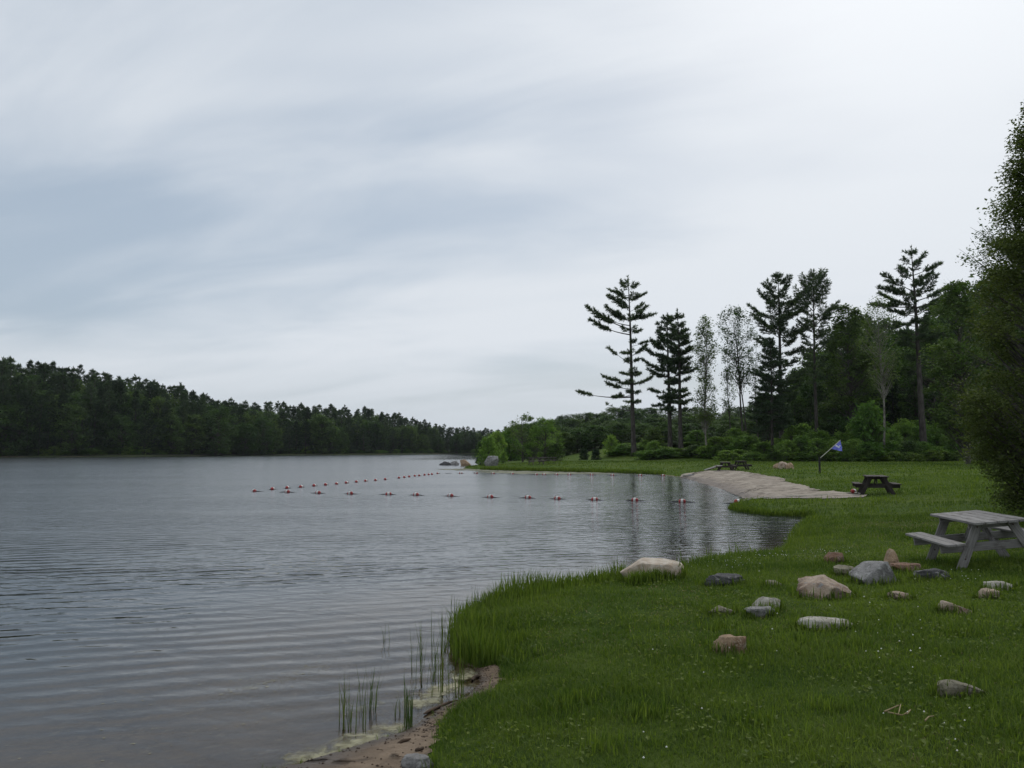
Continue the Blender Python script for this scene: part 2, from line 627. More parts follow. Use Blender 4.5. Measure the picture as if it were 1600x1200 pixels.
def strip(name, top_px, bot_px, n, m, mat, lift, rough_amp, seed, jitter, dent=0.0):
    """a sheet of sand between two edge lines, lying on the ground"""
    rng = np.random.default_rng(seed)
    a = resample([on_ground(*p)[:2] for p in top_px], n)
    b = resample([(on_ground(*p) if p[0] > 1168 else at_z(*p))[:2] for p in bot_px], n)
    w = np.linspace(0, 1, m)
    a = a + rng.normal(0, jitter, a.shape)
    b = b + rng.normal(0, jitter * 0.7, b.shape)
    g = a[:, None, :] * (1 - w)[None, :, None] + b[:, None, :] * w[None, :, None]
    x, y = g[..., 0].ravel(), g[..., 1].ravel()
    z = np.maximum(ground_z(x, y), -0.03) + lift
    edge = np.minimum(w, 1 - w)[None, :].repeat(n, 0).ravel()
    if dent:
        lp = np.array([mnoise.fractal(Vector((a_ * 1.1, b_ * 0.8, seed)), 0.9, 2.0, 4) for a_, b_ in zip(x, y)])
        z = z + dent * np.clip(lp + 0.35, 0, 2) * sstep(edge, 0.0, 0.12)
    z = z + rough_amp * np.abs(rng.normal(0, 1, z.shape)) * sstep(edge, 0.02, 0.15)
    i = np.arange(n - 1)[:, None] * m
    j = np.arange(m - 1)[None, :]
    f = np.stack([i + j, i + j + 1, i + m + j + 1, i + m + j], -1).reshape(-1, 4)
    me = make_mesh(name, [(np.stack([x, y, z], 1), f, 0, np.tile(w, n), True)], [mat])
    obj(name, me, kind='structure')
    return np.concatenate([a, b[::-1]])


MAT['beach'] = noise_mat('beach_sand', (0.245, 0.208, 0.168), (0.36, 0.315, 0.262), 1.2, 0.95, 0.1, bump=0.10, bscale=2.2, c2=(0.185, 0.157, 0.128), c2scale=1.3)
MAT['mud'] = noise_mat('wet_shore_sand', (0.12, 0.085, 0.055), (0.19, 0.14, 0.095), 3.0, 0.75, 0.3, bump=0.02, bscale=14, c2=(0.085, 0.06, 0.04), c2scale=5)
BEACH_TOP = [(1062, 742.5), (1085, 739), (1105, 736), (1130, 735), (1160, 737), (1190, 742), (1225, 748), (1228, 753), (1262, 761), (1283, 768), (1330, 771), (1352, 775)]
BEACH_BOT = [(1062, 745.5), (1080, 750), (1100, 756), (1130, 765), (1155, 776), (1168, 783), (1200, 780.5), (1250, 779), (1300, 780), (1348, 778)]
BEACH_POLY = strip('beach', BEACH_TOP, BEACH_BOT, 170, 60, MAT['beach'], 0.03, 0.003, 3, 0.08, 0.07)
def wet_edge(m, dark, lo):
    t = m.node_tree
    p = next(q for q in t.nodes if q.type == 'BSDF_PRINCIPLED')
    src = p.inputs['Base Color'].links[0].from_socket
    at = N(t, 'ShaderNodeAttribute', attribute_name='tint')
    nz = N(t, 'ShaderNodeTexNoise', inp={'Scale': 2.0, 'Detail': 5})
    g = N(t, 'ShaderNodeNewGeometry')
    L(t, g.outputs['Position'], nz.inputs['Vector'])
    f = RANGE(t, M(t, 'ADD', at.outputs['Fac'], M(t, 'MULTIPLY_ADD', nz.outputs[0], 0.5, -0.25)), lo, 0.95)
    L(t, MIX(t, f, src, dark), p.inputs['Base Color'])
    L(t, RANGE(t, f, 0, 1, 0.9, 0.45), p.inputs['Roughness'])


wet_edge(MAT['mud'], (0.06, 0.042, 0.028), 0.45)
wet_edge(MAT['beach'], (0.15, 0.12, 0.095), 0.7)
MUD_TOP = [(640, 1330), (664, 1250), (668, 1200), (672, 1160), (690, 1128), (730, 1098), (775, 1078), (785, 1058), (772, 1040)]
MUD_BOT = [(300, 1260), (430, 1210), (556, 1168), (636, 1143), (686, 1108), (736, 1086), (750, 1066), (746, 1056), (742, 1046)]
MUD_POLY = strip('shore_sand', MUD_TOP, MUD_BOT, 70, 20, MAT['mud'], 0.006, 0.005, 5, 0.03)


# ------------------------------------------------------------------ trees
def needles(c, d, nl, per, rng, wid=0.2, up=0.35, spread=0.75):
    """tufts of needles at points c pointing along d: thin triangles"""
    n = len(c)
    c = np.repeat(c, per, 0)
    d = np.repeat(d, per, 0)
    q = unit(d * 0.7 + rng.normal(0, spread, c.shape) * 0.8 + np.array((0, 0, up)))
    ln = nl * rng.uniform(0.6, 1.25, (len(c), 1))
    side = unit(np.cross(q, rng.normal(0, 1, c.shape)))
    w = ln * wid
    tip = c + q * ln
    v = np.stack([c - side * w * 0.45 + q * ln * 0.35, c - q * ln * 0.12, c + side * w * 0.45 + q * ln * 0.35, tip], 1).reshape(-1, 3)
    f = np.arange(len(c) * 4).reshape(-1, 4)
    t = np.repeat(np.clip(np.repeat(rng.normal(0.45, 0.2, n), per) + rng.normal(0, 0.15, len(c)), 0, 1), 4)
    return v, f, t


def pine_parts(h, rng, prof_t, prof_r, r0, n_limb, nl=0.41, per=10, twig_gap=0.29, tuft_gap=0.21, lean=(0, 0), bend=0.15,
               elev=(-4, 42), explicit=(), base_t=None, upturn=0.18, twigs_wood=True, whorl=True, dead=6, trunk_sides=9, gaps=0.0, wid=0.22):
    """white pine: tapered trunk, whorls of limbs, flat plates of needle tufts. returns wood parts, needle parts"""
    K = 14
    tt = np.linspace(0, 1, K)
    ph = rng.uniform(0, 6.28)
    tx = lean[0] * tt * h + bend * np.sin(tt * 4.2 + ph) * tt
    ty = lean[1] * tt * h + bend * np.cos(tt * 3.7 + ph) * tt
    trunk = np.stack([tx, ty, tt * h - 0.3 * (1 - tt)], 1)
    tr = r0 * ((1 - tt) ** 0.85) + 0.015
    tr[0] *= 1.35
    wood = [(*tube(trunk, tr, trunk_sides), 0, 0.5, True)]

    def tp(t):
        return np.array([np.interp(t, tt, trunk[:, k]) for k in range(3)])
    b0 = prof_t[0] if base_t is None else base_t
    limbs = []
    az = rng.uniform(0, 6.28)
    if whorl:
        ts = []
        t = b0
        while t < 0.985:
            k = rng.integers(3, 6)
            ts += [t + rng.normal(0, 0.004) for _ in range(k)]
            t += (0.985 - b0) / (n_limb / 4.0) * rng.uniform(0.7, 1.3)
    else:
        ts = list(rng.uniform(b0, 0.985, n_limb))
    for t in ts:
        t = float(np.clip(t, b0, 0.988))
        if rng.uniform() < gaps:
            continue
        az += 2.4 + rng.normal(0, 0.35)
        ln = np.interp(t, prof_t, prof_r) * rng.uniform(0.62, 1.12)
        e = np.interp(t, (b0, 1.0), elev) + rng.normal(0, 7)
        limbs.append((t, az, ln, R(e), 0.22))
    for t, a, ln, e, fs in explicit:
        limbs.append((t, a, ln, R(e), fs))
    cs, ds = [], []
    for t, a, ln, e, fs in limbs:
        if ln < 0.15:
            continue
        st = tp(t)
        hd = np.array((math.cos(a), math.sin(a), 0))
        s = np.linspace(0, 1, 7)
        sag = rng.uniform(-0.05, 0.03)
        side = np.array((-hd[1], hd[0], 0)) * rng.normal(0, 0.06)
        pts = st + (hd[None] * math.cos(e) + np.array((0, 0, math.sin(e)))[None]) * (ln * s)[:, None] \
            + np.array((0, 0, 1.0))[None] * (ln * (sag * s + upturn * s ** 2.2))[:, None] + side[None] * (ln * np.sin(s * 3))[:, None]
        wood.append((*tube(pts, np.linspace(max(0.018, 0.016 * ln), 0.008, 7), 4), 0, 0.5, True))
        nt_ = max(3, int(ln * (1 - fs) / twig_gap) * 2)
        for k in range(nt_):
            q = fs + (1 - fs) * (k + rng.uniform(0, 1)) / nt_
            b = np.array([np.interp(q, s, pts[:, c]) for c in range(3)])
            sg = 1 if k % 2 else -1
            an = a + sg * R(rng.uniform(28, 62))
            tl = (0.16 + 0.34 * ln * (1.12 - q) * rng.uniform(0.55, 1.1)) + 0.12
            tl = min(tl, 1.5)
            td = unit(np.array((math.cos(an), math.sin(an), rng.uniform(-0.02, 0.4))))
            m = max(2, int(tl / tuft_gap) + 1)
            qq = np.linspace(0.25, 1, m)[:, None]
            tw = b + td * tl * qq + np.array((0, 0, 0.1)) * tl * qq ** 2
            cs.append(tw)
            ds.append(np.repeat(td[None], m, 0))
            if twigs_wood and tl > 0.35:
                wood.append((*tube(np.stack([b, tw[-1]]), (0.012, 0.005), 3), 0, 0.5, True))
        cs.append(pts[-2:])
        ds.append(np.repeat(unit(pts[-1] - pts[-3])[None], 2, 0))
    # leader
    top = np.stack([tp(t) for t in np.linspace(0.95, 1.0, 5)])
    cs.append(top)
    ds.append(np.repeat(np.array([[0, 0, 1.0]]), 5, 0))
    # short dead stubs on the bare trunk
    for _ in range(dead):
        t = rng.uniform(0.12, max(0.16, b0))
        a = rng.uniform(0, 6.28)
        st = tp(t)
        ln = rng.uniform(0.4, 1.6)
        en = st + np.array((math.cos(a) * ln, math.sin(a) * ln, rng.uniform(-0.25, 0.2) * ln))
        wood.append((*tube(np.stack([st, (st + en) / 2 + (0, 0, 0.05), en]), (0.025, 0.016, 0.006), 4), 0, 0.5, True))
    c = np.concatenate(cs)
    d = np.concatenate(ds)
    v, f, t = needles(c, d, nl, per, rng, wid=wid)
    return wood, [(v, f, 0, t, False)]


def leaves(c, rng, ll, flat=0.6, tint=None, wid=0.55):
    n = len(c)
    a = rng.uniform(0, 6.28, n)
    d = unit(np.stack([np.cos(a), np.sin(a), rng.normal(-0.15, 0.45, n)], 1))
    nrm = unit(np.stack([rng.normal(0, flat, n), rng.normal(0, flat, n), np.ones(n)], 1))
    s = unit(np.cross(d, nrm))
    ln = ll * rng.uniform(0.65, 1.3, (n, 1))
    w = ln * wid * 0.5
    nn = np.cross(s, d)
    v = np.stack([c, c + d * ln * 0.45 + s * w + nn * w * 0.35, c + d * ln, c + d * ln * 0.45 - s * w + nn * w * 0.35], 1).reshape(-1, 3)
    f = np.arange(n * 4).reshape(-1, 4)
    t = rng.normal(0.45, 0.22, n) if tint is None else tint + rng.normal(0, 0.16, n)
    return v, f, np.repeat(np.clip(t, 0, 1), 4)


def broad_parts(h, rng, prof_t, prof_r, r0, n_cl, per, ll, cl_r, stems=1, lean=(0, 0), trunk_top=0.88, squash=0.75, hollow=0.35, twigs=2, spread=0.25, flat=0.6):
    """broadleaf tree or shrub: stems, limbs to leaf sprays spread through the crown"""
    wood, cs, tn = [], [], []
    stem_pts = []
    K = 9
    tt = np.linspace(0, 1, K)
    for k in range(stems):
        a = rng.uniform(0, 6.28)
        sp = spread * (k / max(1, stems - 1) if stems > 1 else 0.0)
        ex = lean[0] * h + math.cos(a) * sp * h
        ey = lean[1] * h + math.sin(a) * sp * h
        ph = rng.uniform(0, 6.28)
        hk = h * trunk_top * (1 if k == 0 else rng.uniform(0.75, 1.0))
        p = np.stack([ex * tt ** 1.4 + 0.012 * h * np.sin(tt * 5 + ph), ey * tt ** 1.4 + 0.012 * h * np.cos(tt * 4 + ph), hk * tt - 0.15 * (1 - tt)], 1)
        r = (r0 if k == 0 else r0 * 0.7) * ((1 - tt) ** 0.8) + 0.008
        wood.append((*tube(p, r, 8), 0, 0.5, True))
        stem_pts.append((p, r))
    for k in range(n_cl):
        t = rng.uniform(prof_t[0], prof_t[-1])
        w = np.interp(t, prof_t, prof_r)
        a = rng.uniform(0, 6.28)
        rad = w * math.sqrt(rng.uniform(hollow ** 2, 1))
        p, r = stem_pts[rng.integers(len(stem_pts))]
        cx = np.interp(min(t * 0.8, 1), tt, p[:, 0]) * 0.9 + lean[0] * h * t * 0.1
        cy = np.interp(min(t * 0.8, 1), tt, p[:, 1]) * 0.9 + lean[1] * h * t * 0.1
        c = np.array((cx + math.cos(a) * rad, cy + math.sin(a) * rad, t * h))
        zt = max(0.02, (t * h - (0.35 * rad + 0.12 * h * rng.uniform(0.2, 1)))) / (p[-1, 2] + 0.01)
        zt = min(zt, 0.96)
        s0 = np.array([np.interp(zt, tt, p[:, q]) for q in range(3)])
        r_at = np.interp(zt, tt, r)
        mid = s0 * 0.5 + c * 0.5 + np.array((0, 0, -0.06 * h * rng.uniform(0, 0.5)))
        q = np.linspace(0, 1, 5)[:, None]
        lp = s0 * (1 - q) ** 2 + 2 * mid * q * (1 - q) + c * q * q
        wood.append((*tube(lp, np.linspace(min(r_at * 0.5, 0.09), 0.007, 5), 4), 0, 0.5, True))
        cr = cl_r * rng.uniform(0.6, 1.3)
        npts = int(per * rng.uniform(0.6, 1.4))
        g = rng.normal(0, 1, (npts, 3))
        g = g / (np.linalg.norm(g, axis=1)[:, None] + 1e-6) * (rng.uniform(0, 1, (npts, 1)) ** 0.5)
        g[:, 2] *= squash
        cs.append(c + g * cr)
        tn.append(np.full(npts, float(np.clip(rng.normal(0.45, 0.24), 0.03, 0.97))))
        for _ in range(twigs):
            e = c + rng.normal(0, 0.5, 3) * cr
            wood.append((*tube(np.stack([lp[3], e]), (0.009, 0.004), 3), 0, 0.5, True))
    c = np.concatenate(cs)
    v, f, t = leaves(c, rng, ll, tint=np.concatenate(tn), flat=flat)
    return wood, [(v, f, 0, t, False)]


def tree_thing(name, wood, foliage, loc, wmat, fmat, label, group=None, cat='tree', part='crown', wpart='trunk', rz=0.0):
    e = bpy.data.objects.new(name, None)
    COL.objects.link(e)
    e.empty_display_size = 0.3
    e.location = loc
    e.rotation_euler = (0, 0, rz)
    tag(e, label, cat, group)
    obj(wpart, make_mesh(name + '_wood', wood, [MAT[wmat]]), e)
    obj(part, make_mesh(name + '_foliage', foliage, [MAT[fmat]]), e)
    return e


def base_h(px, D, top_py):
    """where a tree at depth D stands and how tall it is when its top shows at that height"""
    p = at_y(px, 700, D)
    z = gz(p[0], D)
    return np.array((p[0], D, z)), at_y(px, top_py, D)[2] - z


def hero_pine(px, D, top, prof, label, seed, r0=0.26, n=60, mat='pine', lean_px=0, explicit_px=(), **kw):
    rng = np.random.default_rng(seed)
    loc, h = base_h(px, D, top)
    m = D / F_PX
    zbase = loc[2]
    pt, pr = [], []
    for y, r in prof:                       # (picture height, crown half width in picture pixels)
        pt.append((at_y(px, y, D)[2] - zbase) / h)
        pr.append(r * m)
    ex = []
    for ys, xt, yt, fs in explicit_px:
        z0 = at_y(px, ys, D)[2]
        z1 = at_y(px, yt, D)[2]
        t = (z0 - zbase) / h
        xs = px + lean_px * t
        dx = (xt - xs) * m
        dep = rng.uniform(-0.35, 0.35) * abs(dx)
        ln = math.hypot(dx, dep)
        ex.append((t, math.atan2(dep, dx), math.hypot(ln, z1 - z0), math.degrees(math.atan2((z1 - z0) - 0.12 * ln, ln)), fs))
    w, f = pine_parts(h, rng, pt, pr, r0, n, explicit=ex, lean=(lean_px * m / h, 0), **kw)
    return tree_thing('pine_tree', w, f, loc, 'bark', mat, label)


def hero_broad(px, D, top, prof, label, seed, fmat, wmat, name='broadleaf_tree', r0=0.15, n_cl=60, per=60, ll=0.22, cl_r=0.7, lean_px=0, cat='tree', **kw):
    rng = np.random.default_rng(seed)
    loc, h = base_h(px, D, top)
    m = D / F_PX
    pt = [(at_y(px, y, D)[2] - loc[2]) / h for y, r in prof]
    pr = [r * m for y, r in prof]
    w, f = broad_parts(h, rng, pt, pr, r0, n_cl, per, ll, cl_r, lean=(lean_px * m / h, 0), **kw)
    return tree_thing(name, w, f, loc, wmat, fmat, label, cat=cat)


hero_pine(991, 114, 433, [(610, 12), (596, 20), (560, 14), (530, 22), (505, 34), (480, 28), (455, 20), (436, 8)],
          'lone tall pine with a bare trunk and one long limb reaching out over the water', 11, r0=0.36, n=44, lean_px=-7, dead=5, base_t=0.30, gaps=0.22,
          explicit_px=[(514, 920, 484, 0.35), (522, 926, 500, 0.4), (508, 938, 492, 0.4), (500, 950, 482, 0.3), (500, 1020, 494, 0.3), (492, 1012, 478, 0.3),
                       (470, 1008, 462, 0.3), (478, 952, 466, 0.3), (462, 957, 452, 0.3), (568, 955, 545, 0.55), (556, 1008, 540, 0.4), (540, 1010, 534, 0.4),
                       (596, 946, 588, 0.35), (606, 950, 598, 0.35), (614, 958, 622, 0.3), (600, 1020, 590, 0.3), (618, 908, 613, 0.72), (640, 952, 631, 0.97)])
hero_pine(1047, 113, 491, [(640, 22), (610, 34), (580, 44), (545, 34), (520, 18), (494, 3)], 'wider pine of two dense pines growing side by side on the terrace', 12, r0=0.33, n=60, dead=3, gaps=0.15)
hero_pine(1064, 111, 485, [(640, 20), (610, 24), (585, 26), (560, 28), (530, 20), (505, 12), (488, 3)], 'slimmer pine of two dense pines growing side by side on the terrace', 13, r0=0.32, n=56, lean_px=-2, dead=3, gaps=0.12)
hero_pine(1222, 106, 428, [(640, 34), (600, 40), (560, 34), (520, 52), (490, 46), (460, 26), (432, 4)], 'tall pine with long upswept limbs, behind a short dark spruce', 14, r0=0.34, n=64, elev=(2, 40), upturn=0.26, gaps=0.08, dead=2)
hero_pine(1277, 103, 427, [(600, 16), (560, 22), (520, 34), (490, 44), (460, 36), (432, 10)], 'tall pine with a feathery rounded top and slender pale trunk', 15, r0=0.24, n=62, elev=(14, 66), upturn=0.12, gaps=0.12, dead=8, nl=0.45, per=5)
hero_pine(1444, 97, 388, [(560, 26), (530, 34), (505, 40), (480, 54), (462, 48), (440, 40), (420, 26), (392, 10)], 'big layered pine with level boughs and a thick trunk at the dark wood', 16, r0=0.42, n=54, lean_px=-8, elev=(0, 34), upturn=0.16, gaps=0.1, dead=6,
          explicit_px=[(478, 1372, 474, 0.35), (466, 1382, 452, 0.35), (455, 1386, 436, 0.35), (480, 1496, 458, 0.3), (470, 1492, 448, 0.3), (430, 1472, 416, 0.3)])
hero_pine(1207, 100, 530, [(668, 34), (640, 34), (600, 28), (565, 18), (533, 4)], 'short dark spruce with boughs near the ground, in front of a tall pine', 17, r0=0.2, n=110, mat='spruce', elev=(-12, 40), upturn=0.1, nl=0.32, dead=0)

hero_broad(1105, 109, 488, [(660, 10), (640, 18), (610, 16), (590, 12), (560, 22), (530, 16), (492, 6)], 'slim yellow green aspen with a narrow crown beside the twin pines', 21, 'leaf_pale', 'bark_pale', name='aspen_tree', r0=0.12, n_cl=150, per=30, ll=0.3, cl_r=0.75, squash=1.0, hollow=0.1)
hero_broad(1140, 117, 545, [(640, 8), (625, 14), (600, 10), (560, 9), (548, 4)], 'thin sapling with sparse leaves and a straight bare stem', 22, 'leaf_dark', 'bark_grey', name='sapling', r0=0.09, n_cl=50, per=24, ll=0.28, cl_r=0.55, squash=1.0, hollow=0.1)
hero_broad(1164, 114, 472, [(600, 12), (570, 22), (540, 28), (510, 30), (480, 20)], 'tall thin maple with forked stems and sparse open leaves', 23, 'leaf_dark', 'bark_grey', r0=0.15, n_cl=170, per=24, ll=0.3, cl_r=0.8, squash=1.0, hollow=0.1, lean_px=-16, stems=3, spread=0.05)
hero_broad(1184, 118, 520, [(640, 12), (600, 14), (560, 12), (525, 5)], 'wispy bare topped sapling next to the forked maple', 24, 'leaf_dark', 'bark_grey', name='sapling', r0=0.08, n_cl=55, per=20, ll=0.28, cl_r=0.55, squash=1.0, hollow=0.1)
hero_broad(1381, 94, 464, [(600, 20), (575, 24), (550, 30), (520, 34), (490, 28), (468, 14)], 'pale birch with a straight white trunk and thin dying top', 25, 'leaf_pale', 'bark_pale', name='birch_tree', r0=0.15, n_cl=120, per=24, ll=0.24, cl_r=0.8, squash=1.0, hollow=0.1, twigs=3)
hero_broad(1332, 108, 474, [(640, 36), (600, 46), (560, 44), (520, 36), (480, 14)], 'full green maple between the feathery pine and the pale birch', 26, 'leaf_dark', 'bark_grey', r0=0.2, n_cl=190, per=60, ll=0.38, cl_r=0.85)
hero_broad(1508, 78, 440, [(690, 30), (640, 46), (580, 52), (520, 44), (480, 34), (444, 12)], 'dark broad maple standing behind the big cedar and layered pine', 27, 'leaf_dark', 'bark_grey', r0=0.24, n_cl=220, per=60, ll=0.34, cl_r=0.75)
hero_broad(1462, 108, 500, [(690, 40), (620, 52), (560, 46), (504, 16)], 'dark maple in the shade behind the layered pine', 28, 'leaf_dark', 'bark_grey', r0=0.24, n_cl=170, per=60, ll=0.38, cl_r=0.8)


# shared meshes for trees of the woods
def shared_tree(kind, seed):
    rng = np.random.default_rng(seed)
    if kind == 'pine':      # about 16 m tall
        w, f = pine_parts(16, rng, (0.12, 0.35, 0.6, 0.82, 1.0), np.array((2.7, 3.1, 2.4, 1.15, 0.12)) * rng.uniform(0.85, 1.15), 0.2, 56, nl=0.7, per=4, twig_gap=0.75, tuft_gap=0.55,
                          twigs_wood=False, dead=3, trunk_sides=6, elev=(-4, 48), upturn=0.2, wid=0.3, gaps=0.08)
        mats = [MAT['bark'], MAT['far_pine']]
    else:
        w, f = broad_parts(13, rng, (0.06, 0.25, 0.5, 0.75, 0.93), np.array((2.6, 3.8, 4.2, 3.4, 1.4)) * rng.uniform(0.85, 1.15), 0.2, 130, 36, 0.6, 1.35, twigs=0, trunk_top=0.78, hollow=0.5)
        mats = [MAT['bark_grey'], MAT['leaf_dark']]
    return make_mesh('wood_tree', [(a, b, 0, c, d) for a, b, _, c, d in w] + [(a, b, 1, c, d) for a, b, _, c, d in f], mats)


FAR_PINES = [shared_tree('pine', 100 + k) for k in range(7)]
FAR_BROAD = [shared_tree('broad', 200 + k) for k in range(6)]


def plant_far(me, x, y, h, ref, rng, name, label, group, wide=1.0):
    o = bpy.data.objects.new(name, me)
    COL.objects.link(o)
    o.location = (x, y, gz(x, y) - 0.2)
    s = h / ref
    w = s ** 0.7 * wide * rng.uniform(0.85, 1.2)
    o.scale = (w, w, s)
    o.rotation_euler = (rng.normal(0, 0.02), rng.normal(0, 0.02), rng.uniform(0, 6.28))
    tag(o, label, 'tree', group)
    return o


LEFT_X = [-200, 0, 60, 130, 200, 280, 330, 370, 430, 520, 590, 640, 700, 765, 830]
LEFT_Y = [550, 560, 566, 576, 588, 598, 618, 624, 630, 634, 640, 652, 666, 669, 668]
SH_X = [-200, 0, 200, 400, 600, 700, 765, 830]
SH_D = [222, 230, 250, 296, 356, 396, 388, 388]


def left_forest():
    rng = np.random.default_rng(5)
    px_list = []
    for row, (off, frac, gap) in enumerate([(5, 0.62, 15), (10, 0.78, 14), (17, 0.89, 13), (26, 0.95, 10.5), (38, 0.98, 9.5)]):
        px = -150 + rng.uniform(0, 10)
        while px < 800:
            d = np.interp(px, SH_X, SH_D) + off * (1.0 + 0.3 * rng.normal())
            top_y = np.interp(px, LEFT_X, LEFT_Y)
            p = at_y(px, 702, d)
            x, y = p[0], d
            if shore_dist(np.array([x]), np.array([y]))[0] > 1.5:
                tz = (702 - top_y) / F_PX * d * (frac + rng.normal(0, 0.03)) + CAM_H + rng.normal(0, 0.45)
                h = max(6.0, tz - gz(x, y))
                if rng.uniform() < (0.3 if row < 4 else 0.12):
                    plant_far(FAR_BROAD[rng.integers(6)], x, y, h * 0.9, 13, rng, 'broadleaf_tree', 'rounded green tree among the pines of the far shore', 'broadleaf trees on the far shore', 1.0)
                else:
                    plant_far(FAR_PINES[rng.integers(7)], x, y, h, 16, rng, 'pine_tree', ('dark pine at the front of the forest across the lake', 'dark pine in the middle of the forest across the lake', 'dark pine whose tip stands on the skyline across the lake')[0 if row == 0 else (1 if row < 3 else 2)], ('front pines across the lake', 'inner pines across the lake', 'skyline pines across the lake')[0 if row == 0 else (1 if row < 3 else 2)], 1.06)
            px += gap * np.interp(px, (0, 400, 800), (1.15, 0.95, 0.8)) * rng.uniform(0.7, 1.3)


def hill_forest():
    """broadleaf hill seen behind the point and between the pines, and the depth of the dark wood"""
    rng = np.random.default_rng(6)
    hx = [780, 830, 880, 940, 1000, 1060, 1120, 1180, 1240, 1320]
    hy = [664, 656, 650, 642, 633, 636, 634, 632, 626, 610]
    for d0, frac, gap in [(150, 0.34, 28), (190, 0.56, 24), (235, 0.76, 20), (280, 0.9, 17), (330, 1.0, 15)]:
        px = 800 + rng.uniform(0, 15) if d0 > 160 else 850
        while px < 1300:
            d = d0 + rng.uniform(-14, 14)
            x = at_y(px, 702, d)[0]
            tz = (702 - np.interp(px, hx, hy)) / F_PX * d * (frac + rng.normal(0, 0.05)) + CAM_H
            h = max(4.5, tz - gz(x, d))
            if rng.uniform() < 0.1:
                plant_far(FAR_PINES[rng.integers(7)], x, d, h * 1.1, 16, rng, 'pine_tree', 'dark pine among the leafy trees of the hill behind the point', 'pines on the hill')
            else:
                plant_far(FAR_BROAD[rng.integers(6)], x, d, h, 13, rng, 'broadleaf_tree', 'leafy tree on the wooded hill behind the point', 'leafy trees on the hill', 1.35)
            px += gap * rng.uniform(0.75, 1.25)
    wx_ = [1170, 1230, 1260, 1320, 1360, 1420, 1480, 1560, 1700, 1900]
    wy_ = [628, 606, 575, 512, 492, 500, 478, 440, 410, 400]
    for d0, frac, gap in [(112, 0.55, 30), (120, 0.8, 26), (130, 0.95, 26), (142, 1.0, 26), (156, 1.0, 28)]:
        px = 1185 + rng.uniform(0, 20)
        while px < 1790:
            d = d0 + rng.uniform(-4, 4)
            x = at_y(px, 702, d)[0]
            tz = (702 - np.interp(px, wx_, wy_)) / F_PX * d * (frac + rng.normal(0, 0.06)) + CAM_H
            h = max(4.0, tz - gz(x, d))
            if rng.uniform() < 0.65:
                plant_far(FAR_PINES[rng.integers(7)], x, d, h, 16, rng, 'pine_tree', 'dark conifer in the shady wood behind the lawn shrubs', 'conifers in the shady wood')
            else:
                plant_far(FAR_BROAD[rng.integers(6)], x, d, h, 13, rng, 'broadleaf_tree', 'leafy tree in the shady wood behind the lawn shrubs', 'leafy trees in the shady wood', 0.85)
            px += gap * rng.uniform(0.75, 1.25)


left_forest()
hill_forest()


# ------------------------------------------------------------------ shrubs
def shrub_mesh(seed, fmat, per=26, ll=0.2):
    rng = np.random.default_rng(seed)
    w, f = broad_parts(2.0, rng, (0.06, 0.35, 0.65, 0.88, 1.0), (1.05, 1.2, 1.05, 0.65, 0.2), 0.035, 95, per, ll, 0.34, flat=0.45, stems=6, spread=0.35, twigs=1, hollow=0.2)
    return (make_mesh('shrub_stems', w, [MAT['bark_grey']]), make_mesh('shrub_leaves', f, [MAT[fmat]]))


SHRUBS = [shrub_mesh(300 + k, 'leaf') for k in range(5)] + [shrub_mesh(320 + k, 'leaf_dark') for k in range(3)]
sh_rng = np.random.default_rng(8)


def shrub(x, y, w, h, idx, label, group=None, name='shrub'):
    e = bpy.data.objects.new(name, None)
    COL.objects.link(e)
    e.empty_display_size = 0.2
    e.location = (x, y, gz(x, y) - 0.08)
    e.rotation_euler = (0, 0, sh_rng.uniform(0, 6.28))
    e.scale = (w / 2.4, w / 2.4, h / 2.1)
    tag(e, label, 'shrub', group)
    obj('stems', SHRUBS[idx][0], e)
    obj('foliage', SHRUBS[idx][1], e)
    return e


def shrub_px(px, D, top, wpx, idx, label, group=None):
    p = at_y(px, top, D)
    h = max(0.6, p[2] - gz(p[0], D))
    return shrub(p[0], D, wpx * D / F_PX, h, idx, label, group)


